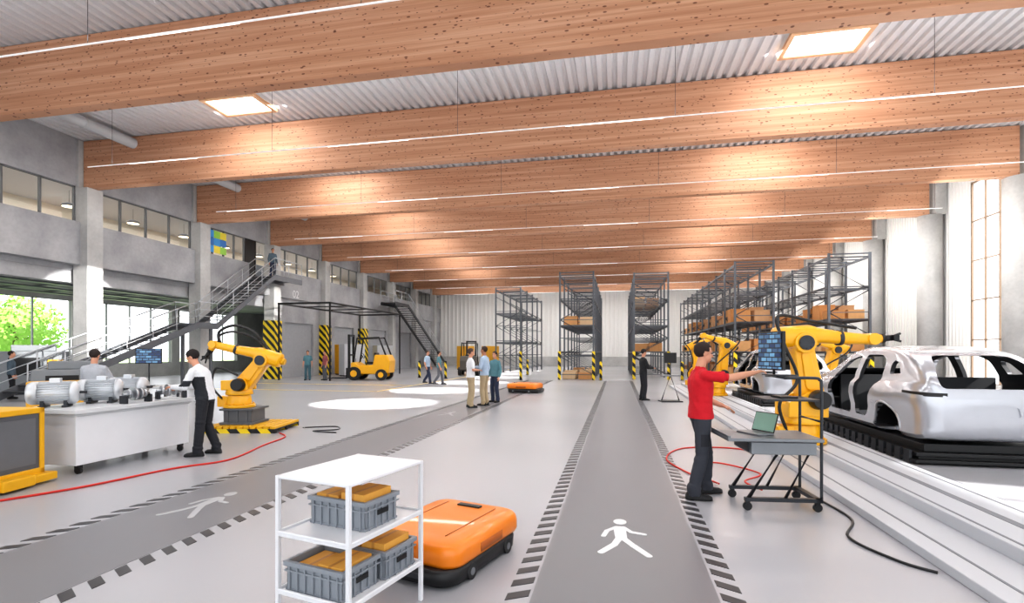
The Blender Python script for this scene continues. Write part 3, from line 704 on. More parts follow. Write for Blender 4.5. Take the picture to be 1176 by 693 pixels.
def car(lab,loc):
    e=E('car',lab,'car',loc); e.scale=(1.04,1.04,1.04)
    o=P(carshell(0,0,4.62,90),'a',CARW); i=P(carshell(.075,.09,4.5,60),'b',CARW); full=bl(o.data)
    def cut(c,nm=''):
        for sv in ('EXACT','FAST'):
            md=o.modifiers.new('b','BOOLEAN'); md.operation='DIFFERENCE'; md.object=c; md.solver=sv
            me=ev_mesh(o); o.modifiers.clear()
            if bl(me)>.9*full and len(me.polygons)>1000: o.data=me; break
            print('FAIL',nm,sv)
        bpy.data.objects.remove(c)
    cut(i,'in')
    def side(p,r=.08): m=MB(); m.prism(rnd(p,r),-1.4,1.4,'yz'); cut(P(m,'c',CARW),'s')
    side([(2.26,.30),(3.14,.30),(3.22,.62),(3.16,.92),(2.70,1.25),(2.26,1.345)])
    side([(1.64,.30),(2.08,.30),(2.08,1.355),(1.54,1.355),(1.28,1.27),(1.22,.98),(1.46,.66)])
    side([(.70,1.07),(1.02,1.05),(1.07,1.21),(1.02,1.27),(.86,1.23)],.03)
    for yc in (.93,3.75):
        for sx in (-1,1):
            m=MB(); m.loft([[(sx*x,yc+.39*math.cos(t),.22+.39*math.sin(t)) for t in [2*math.pi*k/44 for k in range(44)]] for x in (.62,1.3)]); cut(P(m,'c',CARW),'arch')
    m=MB(); m.prism(rnd([(-.64,.88),(.64,.88),(.66,1.06),(.50,1.35),(-.50,1.35),(-.66,1.06)],.09),-.3,.80); cut(P(m,'c',CARW),'hatch')
    m=MB(); m.prism(rnd([(-.74,1.08),(.74,1.08),(.58,1.36),(-.58,1.36)],.06),2.85,3.85); cut(P(m,'c',CARW),'wind')
    m=MB(); m.prism(rnd([(-.30,.50),(.30,.50),(.27,.63),(-.27,.63)],.03),-.2,.018); cut(P(m,'c',CARW),'plate')
    me=o.data; bpy.data.objects.remove(o); me.materials.clear(); me.materials.append(CARW); me.materials.append(CARIN)
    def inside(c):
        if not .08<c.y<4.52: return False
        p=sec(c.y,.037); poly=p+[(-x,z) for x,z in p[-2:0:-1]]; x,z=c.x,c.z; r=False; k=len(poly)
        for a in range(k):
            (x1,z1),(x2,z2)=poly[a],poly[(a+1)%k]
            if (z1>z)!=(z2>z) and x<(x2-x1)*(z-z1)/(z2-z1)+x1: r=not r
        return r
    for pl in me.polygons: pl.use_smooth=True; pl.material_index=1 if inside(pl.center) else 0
    ob=bpy.data.objects.new('body_shell',me); COL.objects.link(ob); ob.parent=e
    bm=bmesh.new(); bm.from_mesh(me)
    for ed in bm.edges:
        if len(ed.link_faces)==2 and ed.calc_face_angle(0)>rad(34): ed.smooth=False
    bm.to_mesh(me); bm.free()
    def wat(y,z):
        p=sec(y); best=0
        for (x1,z1),(x2,z2) in zip(p[:-1],p[1:]):
            if min(z1,z2)<=z<=max(z1,z2) and abs(z2-z1)>1e-6: best=max(best,x1+(x2-x1)*(z-z1)/(z2-z1))
        return best
    for yc in (.93,3.75):
        for sx in (-1,1):
            pts=[]
            for k in range(0,29):
                t=math.pi*k/28; y=yc+.395*math.cos(t); z=.22+.395*math.sin(t); pts.append((sx*(wat(y,max(z,.30))-.005),y,z))
            m=MB(); m.tube(pts,.022,8); P(m,'wheel_arch_lip',CARW,e)
            m=MB(); arc=[math.pi*k/20 for k in range(21)]; R=[[(sx*x,yc+.38*math.cos(t),.22+.38*math.sin(t)) for t in arc] for x in (.45,.90)]
            m.add(R[0]+R[1],[(k,k+1,21+k+1,21+k) for k in range(20)],True); m.add(R[0],[tuple(range(21))]); P(m,'wheel_well',BLK,e)
    for sx in (-1,1):
        R=[]
        for k in range(15):
            t=k/14; y=.02+.40*t**1.6; z=.79+.02*t
            x=sx*(wat(y,z)+.004) if t>.25 else sx*(.58+(wat(.02+.40*.25**1.6,.80)-.57)*t/.25)
            R.append((x,y-.012 if t<.3 else y,z))
        m=MB(); n=len(R); vs=[Vector(p)+Vector((0,0,-.028)) for p in R]+[Vector(p)+Vector((0,0,.028)) for p in R]
        m.add(vs,[(k,k+1,n+k+1,n+k) for k in range(n-1)],True); P(m,'lamp_recess',BLK,e)
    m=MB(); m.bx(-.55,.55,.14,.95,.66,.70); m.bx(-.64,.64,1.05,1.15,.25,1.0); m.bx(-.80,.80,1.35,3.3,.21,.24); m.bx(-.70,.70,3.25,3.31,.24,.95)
    P(m,'interior',CARIN,e)
    m=MB(); m.bx(-.1,.1,1.4,3.2,.24,.36); P(m,'floor_tunnel',CARW,e,.02)
    return e
cr=car('bare silver car body shell with open door and tailgate apertures',(5.34,8.70,.225))
dup(cr,(5.35,17.0,.225),label='distant bare silver car body shell further down the line')
def skid(y):
    e=E('car_skid','low black ribbed skid carrying a car body','skid',(5.33,y,.0),group='car skids')
    m=MB(); m.bx(-.95,.95,.10,4.4,.12,.18); m.bx(-.8,.8,.2,4.3,.18,.30); m.bx(-.99,.99,.05,4.45,.03,.08); m.bx(-.9,.9,.15,4.3,.0,.12); P(m,'deck',BLK,e,.01)
    rb=None
    for sx in (-.98,.98):
        for i in range(16):
            if rb is None: m=MB(); m.bx(-.02,.02,0,.16,.0,.2); rb=P(m,'rib',DRK,e,loc=(sx,.2+i*.26,0))
            else: cpart(rb,(sx,.2+i*.26,0))
    rb=None
    for yy in (1.7,3.1):
        for x in (-.6,.6):
            if rb is None: m=MB(); m.bx(-.06,.06,-.06,.06,.3,.349); rb=P(m,'support_block',DRK,e,loc=(x,yy,0))
            else: cpart(rb,(x,yy,0))
skid(8.70); skid(17.0)
PLAT=M('platform_grey',(188,190,195),.35,.1,.03,2); PLATD=M('platform_groove',(118,120,126),.5)
e=E('assembly_line_platform','stepped grey metal platform with grooves beside the car line','platform',(0,0,0))
m=MB(); m.bx(2.45,3.0,1.0,26,0,.08); m.bx(3.0,3.82,1.0,26,0,.19); m.bx(3.82,4.05,1,26,0,.10); P(m,'steps',PLAT,e,.008)
for x0,x1,z in ((2.63,2.655,.08),(3.06,3.085,.19),(3.36,3.44,.19),(3.70,3.725,.19)):
    m=MB(); m.bx(x0,x1,1,26,z-.01,z+.003); P(m,'groove',PLATD,e)
for x in (4.18,6.5):
    m=MB(); m.bx(x,x+.05,1,26,0,.03); P(m,'guide_rail',STEEL,e)

# ------------------------------------------------------------ workstation cart
e=E('workstation_cart','grey mobile workstation with pole frame, work surface and castors','cart',(1.66,6.2,0),rad(6))
m=MB(); m.bx(-.36,.42,-.28,-.23,.10,.14); m.bx(-.36,.42,.23,.28,.10,.14); m.bx(.36,.42,-.28,.28,.10,.14)
for y in (-.25,.25):
    m.tube([(-.32,y,.13),(.06,y,.74)],.022,8); m.tube([(.05,y,.12),(.36,y,.74)],.018,8)
P(m,'frame',DRK,e)
m=MB()
for y in (-.25,.25): m.tube(spline([(.42,y,.12),(.42,y,.6),(.42,y,1.3),(.40,y,1.39),(.34,y,1.41),(.05,y,1.41)],4),.016,8)
m.tube([(.05,-.25,1.41),(.05,.25,1.41)],.016,8); m.tube([(.42,-.25,.95),(.42,.25,.95)],.014,8)
P(m,'pole_frame',DRK,e)
m=MB(); m.bx(-.55,.42,-.32,.32,.74,.775); m.bx(-.55,-.52,-.32,.32,.775,.80); m.bx(-.3,.36,-.28,.28,.60,.73); P(m,'work_surface',MID,e,.006)
m=MB(); m.bx(-.315,-.292,-.22,.22,.62,.71); P(m,'drawer',DRK,e)
m=MB(); m.bx(-.12,.42,-.24,.24,1.16,1.18); P(m,'shelf',DRK,e,.004)
cm=None
for x in (-.33,.38):
    for y in (-.25,.25):
        if cm is None: m=MB(); m.cyl((0,-.015,.045),(0,.015,.045),.045,n=18); m.bx(-.02,.02,-.025,.025,.06,.10); cm=P(m,'castor',BLK,e,loc=(x,y,0))
        else: cpart(cm,(x,y,0))
def monitor(lab,loc,rz,w=.48,h=.36,arm=.2):
    e=E('monitor',lab,'monitor',loc,rz)
    m=MB(); m.bx(-w/2,w/2,-.02,.02,arm,arm+h); P(m,'casing',BLK,e,.006)
    m=MB(); m.bx(-w/2+.015,w/2-.015,-.026,-.021,arm+.015,arm+h-.015); P(m,'screen',SCREEN,e)
    m=MB(); m.cyl((0,.03,0.012),(0,.03,arm+h*.5),.014,n=10); m.bx(-.1,.1,-.05,.1,0,.012); P(m,'stand',DRK,e)
    return e
monitor('flat monitor with blue interface mounted on a workstation pole',(1.66,6.16,1.428),rad(-72),.44,.42,.06)
def laptop(loc,rz,lab):
    e=E('laptop',lab,'laptop',loc,rz)
    m=MB(); m.bx(-.16,.16,-.11,.11,0,.018); P(m,'keyboard_base',MID,e,.004)
    m=MB(); m.X=Matrix.Translation((0,.11,.018))@Matrix.Rotation(rad(-18),4,'X'); m.bx(-.16,.16,-.006,.004,0,.22); P(m,'lid',BLK,e,.003)
    m=MB(); m.X=Matrix.Translation((0,.11,.018))@Matrix.Rotation(rad(-18),4,'X'); m.bx(-.15,.15,-.009,-.006,.01,.21); P(m,'screen',M('laptop_screen',(110,140,130),.3,emit=(130,170,150),es=.25),e)
laptop((1.50,6.2,.777),rad(-60),'open laptop on the workstation surface')
m=MB(); m.bx(-.09,.09,-.12,.12,0,.02); T(m,'keyboard',BLK,'small black keyboard on the upper workstation shelf','keyboard',(1.80,6.2,1.181),rad(10))
# ------------------------------------------------------------ white trolley
rzT=rad(-13)
e=E('shelf_trolley','white three tier shelf rack with grey crates','trolley',(-1.65,3.05,0),rzT)
w,d=.27,.35
for z,nm in ((.93,'top_shelf'),(.585,'middle_shelf'),(.24,'bottom_shelf')):
    m=MB(); m.bx(-w-.01,w+.01,-d-.01,d+.01,z,z+.02)
    if z<.9: m.bx(-w,w,-d-.012,-d+.006,z+.015,z+.035); m.bx(-w,w,d-.006,d+.012,z+.015,z+.035); m.bx(-w-.012,-w+.006,-d,d,z+.015,z+.035); m.bx(w-.006,w+.012,-d,d,z+.015,z+.035)
    P(m,nm,WHITE,e,.006)
m=MB(); m.bx(-.013,.013,-.013,.013,.0,.95); p0=P(m,'post',WHITE,e,.004,loc=(-w,-d,0))
for x,y in ((w,-d),(-w,d),(w,d)): cpart(p0,(x,y,0))
def lw(e,x,y,z):
    M4=Matrix.Translation(e.location)@Matrix.Rotation(e.rotation_euler[2],4,'Z'); return tuple(M4@Vector((x,y,z)))
def crate():
    e=E('plastic_crate','grey ribbed plastic stacking crate on the white trolley','crate',(0,0,0),group='crates on the trolley')
    a,b,h,t=.152,.215,.175,.008
    m=MB(); m.bx(-a,a,-b,b,0,.01); m.bx(-a,-a+t,-b,b,0,h); m.bx(a-t,a,-b,b,0,h); m.bx(-a,a,-b,-b+t,0,h); m.bx(-a,a,b-t,b,0,h)
    for z0,z1,o in ((h-.028,h,.016),(h-.062,h-.052,.012),(.0,.014,.006)):
        m.bx(-a-o,a+o,-b-o,-b+.001,z0,z1); m.bx(-a-o,a+o,b-.001,b+o,z0,z1); m.bx(-a-o,-a+.001,-b,b,z0,z1); m.bx(a-.001,a+o,-b,b,z0,z1)
    for i in range(7):
        y=-b+.03+i*(2*b-.06)/6
        for s in (-1,1): m.bx(min(s*a,s*(a+.013)),max(s*a,s*(a+.013)),y-.005,y+.005,0,h-.02)
    for i in range(5):
        x=-a+.03+i*(2*a-.06)/4
        for s in (-1,1): m.bx(x-.005,x+.005,min(s*b,s*(b+.013)),max(s*b,s*(b+.013)),0,h-.02)
    P(m,'shell',CRATE,e,.002)
    for s in (-1,1):
        m=MB(); m.bx(-.05,.05,s*(b+.014)-.003,s*(b+.014)+.003,h-.100,h-.070); P(m,'handle_slot',BLK,e)
    return e
T0=e
c0=crate(); c0.location=lw(T0,-.015,.02,.606); c0.rotation_euler=(0,0,rzT+rad(90))
dup(c0,lw(T0,-.015,-.170,.261),rzT+rad(90)); dup(c0,lw(T0,.015,.174,.261),rzT+rad(90))
TAPE=M('tape_tan',(196,136,60),.5)
def obox(x,y,z,sx,sy,sz,r=0):
    m=MB(); m.bx(-sx,sx,-sy,sy,0,sz); m.mi=1; m.bx(-.012,.012,-sy-.0005,sy+.0005,0,sz+.0006)
    T(m,'carton',[CARD,TAPE],'small orange carton inside a grey crate','box',lw(T0,x,y,z),rzT+r,group='cartons in crates',bev=.002)
obox(-.115,.02,.617,.09,.13,.175); obox(.085,.02,.617,.09,.13,.20)
obox(-.115,-.170,.272,.09,.13,.13); obox(.085,-.170,.272,.09,.13,.17)
obox(-.085,.174,.272,.09,.13,.18); obox(.115,.174,.272,.09,.13,.2)
# ------------------------------------------------------------ orange vehicle
def agv(lab,loc,rz,s=1):
    e=E('transport_robot',lab,'delivery robot',loc,rz)
    def rr(a,b,r,n=6):
        out=[]
        for cx,cy,t0 in ((a-r,b-r,0),(-a+r,b-r,90),(-a+r,-b+r,180),(a-r,-b+r,270)):
            for k in range(n+1): t=rad(t0+90*k/n); out.append((cx+r*math.cos(t),cy+r*math.sin(t)))
        return out
    def ringz(a,b,r,z,dy=0): return [(x*s,(y+dy)*s,z*s) for x,y in rr(a,b,r)]
    m=MB(); m.loft([ringz(.42,.54,.16,.015,-.03),ringz(.44,.57,.16,.03,-.04),ringz(.445,.58,.16,.12,-.04),ringz(.43,.565,.16,.15,-.03)]); P(m,'skirt',BLK,e)
    m=MB(); m.loft([ringz(.44,.55,.13,.15),ringz(.455,.565,.14,.18),ringz(.455,.565,.14,.25),ringz(.448,.557,.14,.29),ringz(.428,.535,.13,.318),ringz(.39,.50,.12,.334),ringz(.30,.42,.1,.340)]); P(m,'body_shell',ORG,e)
    for sx in (-1,1):
        m=MB(); m.tube([(sx*.26*s,y*s,.3415*s) for y in (-.40,-.1,.2,.40)],.005*s,6); P(m,'top_seam',ORGD,e)
    m=MB(); m.bx(-.12*s,.12*s,.34*s,.40*s,.336*s,.354*s); P(m,'top_grip',BLK,e,.003)
    m=MB(); m.loft([ringz(.459,.20,.03,.18),ringz(.459,.20,.03,.25)],True); P(m,'side_panel',ORGD,e)
    m=MB(); m.box((0,-.62*s,.09*s),(.34*s,.02*s,.04*s)); P(m,'sensor_window',DRK,e,.004)
    for sx in (-1,1):
        for y in (-.30,.30):
            m=MB(); m.cyl((sx*.40*s,y*s,.065*s),(sx*.452*s,y*s,.065*s),.064*s,n=22); m.mi=1; m.cyl((sx*.452*s,y*s,.065*s),(sx*.455*s,y*s,.065*s),.03*s,n=16); P(m,'wheel',[BLK,MID],e)
    return e
agv('low orange autonomous transport vehicle with black base',(-1.38,4.10,0),rad(-16),.94)
agv('small distant orange transport vehicle on the floor',(-3.75,21.2,.004),rad(80),1.15)
# ------------------------------------------------------------ bench with motors
e=E('workbench','long white enclosed workbench on castors','workbench',(-7.65,6.68,0),0)
m=MB(); m.bx(-.44,.44,-.95,.95,.13,.82); P(m,'cabinet',WHITE,e,.008)
m=MB(); m.bx(-.52,.52,-1.02,1.02,.84,.90); m.bx(-.46,.46,-.97,.97,.80,.84); P(m,'worktop',M('bench_top',(206,208,210),.35),e,.006)
cm=None
for x in (-.36,.36):
    for y in (-.85,.85):
        if cm is None: m=MB(); m.cyl((0,-.02,.05),(0,.02,.05),.05,n=18); m.bx(-.03,.03,-.035,.035,.07,.13); cm=P(m,'castor',BLK,e,loc=(x,y,0))
        else: cpart(cm,(x,y,0))
MOT=M('motor_silver',(206,209,213),.35,.4,.08)
def motor(loc,rz,r=.165,L=.40):
    e=E('electric_motor','silver finned electric motor on the bench top','motor',loc,rz,group='electric motors on the bench')
    z=r+.035
    m=MB(); m.cyl((-L/2,0,z),(L/2,0,z),r*.86,n=28)
    for k in range(28):
        t=2*math.pi*k/28; c=Vector((0,math.cos(t)*r*.9,z+math.sin(t)*r*.9)); m.box(c,(L*.9,.006,.03),(t-math.pi/2,0,0))
    P(m,'housing',MOT,e)
    for sx,pr in ((1,[(r*.98,-.02),(r*.98,.02),(r*.8,.05),(r*.4,.07)]),(-1,[(r*.98,-.02),(r*.98,.06),(r*.85,.10),(r*.3,.11)])):
        m=MB(); m.lathe((sx*L/2,0,z),(sx,0,0),pr,28); P(m,'end_cap',MOT,e)
    m=MB(); m.cyl((L/2+.05,0,z),(L/2+.15,0,z),.02,n=14); P(m,'shaft',DRK,e)
    m=MB(); m.bx(-.06,.06,-.06,.06,z+r*.85,z+r*.85+.07); P(m,'terminal_box',MOT,e,.006)
    for x in (-L*.32,L*.32):
        m=MB(); m.bx(x-.03,x+.03,-r,r,0,.03); m.bx(x-.02,x+.02,-r*.7,r*.7,.03,z-r*.6); P(m,'foot',DRK,e)
    return e
mo=motor((-7.85,5.96,.901),rad(40)); dup(mo,(-7.80,6.60,.901),rad(35)); dup(mo,(-7.92,7.16,.901),rad(20))
e=E('shaft_assembly','machined steel shaft with dark discs on stands','machine part',(-7.38,7.44,.901),rad(66))
m=MB(); m.cyl((-.22,0,.14),(.22,0,.14),.022,n=14)
for x,r in ((-.14,.07),(-.05,.1),(.05,.085),(.13,.06)): m.cyl((x-.02,0,.14),(x+.02,0,.14),r,n=26)
P(m,'rotor',STEEL,e)
for x in (-.20,.20):
    m=MB(); m.bx(x-.02,x+.02,-.06,.06,0,.12); P(m,'stand',DRK,e)
dup(e,(-7.28,6.7,.901),rad(88))
e=E('side_table','grey side table carrying a monitor','table',(-9.05,8.65,0),rad(20))
m=MB(); m.bx(-.42,.42,-.3,.3,.97,1.01); P(m,'tabletop',LGREY,e,.004)
for x in (-.38,.38):
    for y in (-.25,.25):
        m=MB(); m.bx(x-.02,x+.02,y-.02,y+.02,0,.97); P(m,'leg',DRK,e)
monitor('monitor with blue interface standing behind the bench',(-9.05,8.6,1.011),rad(40),.44,.30,.44)
e=E('tool_cabinet','yellow framed machine cabinet with dark grey side panel','cabinet',(-7.72,4.85,0),rad(8))
m=MB(); m.bx(-.5,.5,-.45,.45,.14,.9); P(m,'panel',M('charcoal_panel',(88,90,94),.5),e)
m=MB()
for x in (-.52,.46):
    for y in (-.47,.41): m.bx(x,x+.06,y,y+.06,.1,.97)
m.bx(-.52,.52,-.47,.47,.9,.97); m.bx(-.52,.52,-.47,.47,.12,.2); P(m,'frame',YEL2,e,.01)
m=MB(); m.bx(-.6,.62,-.55,.55,.03,.13); m.bx(.45,.68,-.2,.2,.03,.16); m.bx(-.5,.5,-.45,.45,0,.03); P(m,'base',YEL2,e,.02)
m=MB(); m.bx(.501,.506,-.36,.36,.26,.84); P(m,'access_panel',M('panel_grey',(104,106,110),.5),e)
def cable(pts,mat,lab,r=.012): m=MB(); m.tube(spline(pts),r); T(m,'floor_cable',mat,lab,'cable')
cable([(-7.0,4.2,.014),(-6.5,5.2,.014),(-6.25,6.3,.014),(-5.9,7.0,.014),(-6.2,8.2,.014),(-6.4,9.1,.014),(-6.8,9.5,.014)],RED,'red cable snaking across the concrete floor',.014)
cable([(1.0,7.4,.012),(.75,8.4,.012),(1.1,9.4,.012),(1.9,9.6,.012),(2.35,9.2,.012)],RED,'long red cable on the floor behind the workstation')
cable([(1.25,6.9,.03),(1.15,7.3,.03),(1.4,8.2,.03),(1.9,7.6,.03),(1.6,7.1,.03),(1.7,6.7,.03)],RED,'tangled red cable on the floor behind the workstation')
cable([(2.2,6.7,.012),(2.3,5.8,.012),(2.05,5.2,.012),(2.2,4.7,.012),(2.38,4.5,.012)],BLK,'black cable lying beside the platform')
cable([(-6.8,10.3,.012),(-6.2,10.6,.012),(-5.9,10.2,.012),(-6.3,9.9,.012),(-5.7,9.8,.012)],BLK,'black cable lying beside the robot pallet')

# ------------------------------------------------------------ stairs
RAILM=M('railing_steel',(196,198,202),.35,.4)
STR=M('stair_steel',(104,107,112),.45,.3)
def stair(lab,x,pts,w=1.2,mat=None,posts=()):
    e=E('staircase',lab,'stairs',(x,0,0))
    tr=None
    m=MB(); r=MB()
    for (y0,z0),(y1,z1) in zip(pts[:-1],pts[1:]):
        for sx in (0,w): m.prism([(y0,z0-.22),(y1,z1-.22),(y1,z1+.08),(y0,z0+.08)],sx-.03,sx+.03,'yz')
        if abs(z1-z0)<.01: m.bx(0,w,min(y0,y1),max(y0,y1),z0-.05,z0)
        else:
            n=int(abs(z1-z0)/.18)
            for i in range(n):
                t=(i+.5)/n; y=y0+(y1-y0)*t; z=z0+(z1-z0)*t
                if tr is None: q=MB(); q.bx(.03,w-.03,-.15,.15,-.03,0); tr=P(q,'tread',DRK,e,loc=(0,y,z))
                else: cpart(tr,(0,y,z))
        L=abs(y1-y0); n=max(1,int(L/1.1))
        for sx in (0,w):
            for i in range(n+1):
                t=i/n; y=y0+(y1-y0)*t; z=z0+(z1-z0)*t; r.cyl((sx,y,z),(sx,y,z+1.05),.02,n=6)
            for hh in (1.05,.7,.38): r.cyl((sx,y0,z0+hh),(sx,y1,z1+hh),.028 if hh>1 else .015,n=6)
    P(m,'stringer',mat or STR,e); P(r,'railing',RAILM,e)
    for p in posts:
        m=MB(); m.bx(*p); P(m,'support_post',mat or STR,e)
    return e
stair('long steel staircase with tubular handrails up to the mezzanine',-20.6,[(13.8,.22),(21.0,3.0),(22.2,3.0),(26.6,6.05),(29.2,6.05)],1.25,None,((0,.12,21.3,21.42,0,2.78),(1.13,1.25,21.8,21.92,0,2.78)))
stair('dark steel staircase against the side wall',-20.4,[(42.5,6.0),(45.5,6.0),(56.5,.2)],1.3,DRK)
cu=bpy.data.curves.new('t','FONT'); cu.body='02'; cu.size=.7; cu.extrude=.004; to=bpy.data.objects.new('t',cu); COL.objects.link(to); me=ev_mesh(to); bpy.data.objects.remove(to)
me.materials.clear(); me.materials.append(M('number_white',(225,225,225),.5,0,0))
o=bpy.data.objects.new('painted_number',me); COL.objects.link(o); o.rotation_euler=(rad(90),0,rad(90)); o.location=(XL+.056,30.6,5.25); o['label']='white painted number 02 on the concrete wall'; o['category']='wall number'
m=MB(); cols=[(70,150,210),(110,180,70),(226,206,70),(60,120,190),(150,200,80),(90,170,200)]
mats=[M('film_%d'%i,c,.5,emit=c,es=.1) for i,c in enumerate(cols)]
for i in range(3):
    for j in range(3):
        m.mi=(i*2+j*3+i*j)%6; m.bx(XL-.19,XL-.17,23.6+i*.45,24.05+i*.45,7.0+j*.4,7.38+j*.4)
T(m,'coloured_window_film',mats,'blue, green and yellow squares stuck on an office window','window decoration')
# ------------------------------------------------------------ canopy frame
e=E('canopy_frame','slim dark steel portal canopy over the loading doors','canopy',(0,0,0))
m=MB()
for a in ((-19.6,-16.2,27.2,27.3),(-19.6,-16.2,37,37.1),(-19.6,-19.5,27.2,37),(-16.3,-16.2,27.2,37)): m.bx(*a,4.46,4.56)
for i in range(3): m.bx(-19.5,-16.3,29.6+i*2.4,29.65+i*2.4,4.48,4.54)
P(m,'roof_frame',BLK,e)
for x,y in ((-19.55,27.25),(-16.25,27.25),(-19.55,37.05),(-16.25,37.05)):
    m=MB(); m.bx(x-.04,x+.04,y-.04,y+.04,0,4.46); P(m,'post',BLK,e)
def forklift(lab,loc,rz,body,k=1.0):
    e=E('forklift',lab,'forklift',loc,rz); e.scale=(k,k,k)
    m=MB(); m.prism([(-1.15,.35),(-1.2,.95),(-1.05,1.25),(-.45,1.25),(-.35,.75),(.35,.72),(.6,.9),(.75,.85),(.75,.3),(-.6,.3)],-.52,.52); P(m,'chassis',body,e,.05)
    m=MB()
    for y in (-.48,.42): m.tube([(.62,y+.03,.85),(.45,y+.03,2.05),(-.65,y+.03,2.1),(-1.0,y+.03,1.2)],.045,6)
    for i in range(6): m.bx(-.6+i*.2,-.55+i*.2,-.45,.45,2.06,2.1)
    P(m,'overhead_guard',BLK,e)
    m=MB(); m.bx(.85,.95,-.35,-.25,.1,2.25); m.bx(.85,.95,.25,.35,.1,2.25); m.bx(.87,.93,-.3,.3,2.15,2.25); m.bx(.87,.93,-.3,.3,1.2,1.28); m.bx(.95,1.0,-.45,.45,.2,.6); P(m,'mast',BLK,e)
    for a,b in ((-.35,-.23),(.23,.35)):
        m=MB(); m.bx(1.0,2.0,a,b,.06,.11); m.bx(1.0,1.04,a,b,.06,.6); P(m,'fork',DRK,e)
    m=MB(); m.bx(-.4,.05,-.25,.25,.78,.9); m.bx(-.45,-.33,-.25,.25,.9,1.35); P(m,'seat',BLK,e,.03)
    m=MB(); m.tube([(.5,0,.85),(.3,0,1.2)],.02,6); m.tube([(.3+.05*math.sin(t),.16*math.cos(t),1.2+.12*math.sin(t)) for t in [k*math.pi/6 for k in range(13)]],.015,6); P(m,'steering_wheel',BLK,e)
    for x,r in ((.55,.33),(-.8,.27)):
        for y in (-.55,.55):
            m=MB(); m.cyl((x,y-.1,r),(x,y+.1,r),r,n=24); m.mi=1; m.cyl((x,y-.11,r),(x,y+.11,r),r*.5,n=18); P(m,'wheel',[BLK,body],e)
    return e
forklift('yellow counterbalance forklift with black overhead guard',(-14.6,28.8,0),rad(-172),YEL,1.2)
forklift('dark forklift parked near the racks',(-10.4,36.0,0),rad(100),M('forklift_dark',(80,76,70),.5),1.1)
# ------------------------------------------------------------ racks
RK=M('rack_steel',(96,100,106),.45,.3)
def rack(x0,x1,y0,nb,lab,H=6.5,bw=2.7,levels=(1.7,3.3,4.9),guard=1.7):
    e=E('storage_rack',lab,'rack',(x0,y0,0)); w=x1-x0
    m=MB()
    for x in (0,w-.1): m.bx(x,x+.1,-.06,.06,0,H)
    z=.3; f=0
    while z<H-1.2:
        a,b=(.05,w-.05) if f else (w-.05,.05); m.tube([(a,0,z),(b,0,z+1.1)],.03,4,False); m.bx(.05,w-.05,-.02,.02,z-.02,z+.02); z+=1.1; f=1-f
    m.bx(.05,w-.05,-.02,.02,H-.08,H-.02)
    fr=P(m,'upright_frame',RK,e)
    for i in range(1,nb+1): cpart(fr,(0,i*bw,0))
    m=MB(); L=nb*bw
    for x in (.02,w-.07): m.bx(x,x+.05,0,L,-.12,0)
    for i in range(nb*3): m.bx(.04,w-.04,i*bw/3+.2,i*bw/3+.28,-.05,0)
    sh=P(m,'shelf_level',RK,e,loc=(0,0,levels[0]))
    for z in levels[1:]+(H-.15,): cpart(sh,(0,0,z))
    for x in (-.05,w-.12):
        m=MB(); m.bx(x,x+.17,-.22,-.06,0,guard); P(m,'foot_guard',HAZ,e)
    return e
BX=[M('carton_%d'%i,c,.8,0,.1) for i,c in enumerate([(214,164,112),(204,146,92),(224,184,138),(196,152,112)])]
BXP=[M('pale_carton_%d'%i,c,.8,0,.1) for i,c in enumerate([(214,184,148),(208,156,104)])]
cb={}
def cbox(x,y,z,sx,sy,sz,i,pale=0):
    key=(i,pale)
    if key not in cb:
        m=MB(); m.bx(-.5,.5,-.5,.5,0,.97); m.bx(-.52,.52,-.52,.0,.95,1.0); m.bx(-.52,.52,.01,.52,.95,1.0)
        o=T(m,'cardboard_box',(BXP if pale else BX)[i],'brown cardboard storage box on a rack shelf','box',(x,y,z),group='cartons on storage racks'); o.scale=(sx,sy,sz); cb[key]=o
    else:
        o=cb[key].copy(); COL.objects.link(o); o.location=(x,y,z); o.scale=(sx,sy,sz)
def fillrack(x0,x1,y0,nb,levels,prob,bw=2.7,pale=0,hh=(.45,1.05)):
    for z in levels:
        for i in range(nb):
            for j in range(2):
                if random.random()<prob:
                    h=random.uniform(*hh); W=x1-x0
                    for q in (-1,1):
                        if random.random()<.85: cbox((x0+x1)/2+q*W*.23,y0+i*bw+.72+j*1.27,z+.003,W*.38,random.uniform(.7,1.12),h*random.uniform(.7,1),random.randrange(2 if pale else 4),pale)
rack(-9.0,-7.0,38,4,'tall grey steel pallet rack mostly empty',levels=(2.4,4.6))
rack(-3.45,-1.35,31.3,6,'tall grey steel pallet rack with cartons and striped guards'); fillrack(-3.45,-1.35,31.3,4,(.02,3.3),.3,pale=1,hh=(.5,.8)); fillrack(-3.45,-1.35,31.3,4,(1.7,),.2)
rack(.95,3.05,32.5,6,'tall grey steel pallet rack near the centre lane'); fillrack(.95,3.05,32.5,4,(1.7,4.9),.2,pale=1,hh=(.5,.8))
rack(6.1,8.1,29.5,9,'long tall pallet rack loaded with brown cartons'); fillrack(6.1,8.1,29.5,9,(.02,1.7,3.3),.92)
rack(10.1,12.0,28.0,8,'long tall pallet rack loaded with cartons beside the window wall'); fillrack(10.1,12.0,28.0,7,(1.7,3.3),.9)
bo=None
for x,y in ((-5.6,30.2),(-.95,30.9),(3.7,31.6),(5.4,28.9),(8.6,28.6),(-12.5,31.6),(-10.6,31.2),(-6.4,37.2)):
    if bo is None:
        bo=E('striped_bollard','yellow and black striped safety bollard','bollard',(x,y,0),group='striped bollards')
        m=MB(); m.cyl((0,0,.02),(0,0,1.05),.08,n=16); m.lathe((0,0,1.05),(0,0,1),[(.08,0),(.06,.04),(.01,.055)],16); P(m,'post',HAZ,bo)
        m=MB(); m.cyl((0,0,0),(0,0,.02),.14,n=16); P(m,'base_plate',BLK,bo)
    else: dup(bo,(x,y,0))
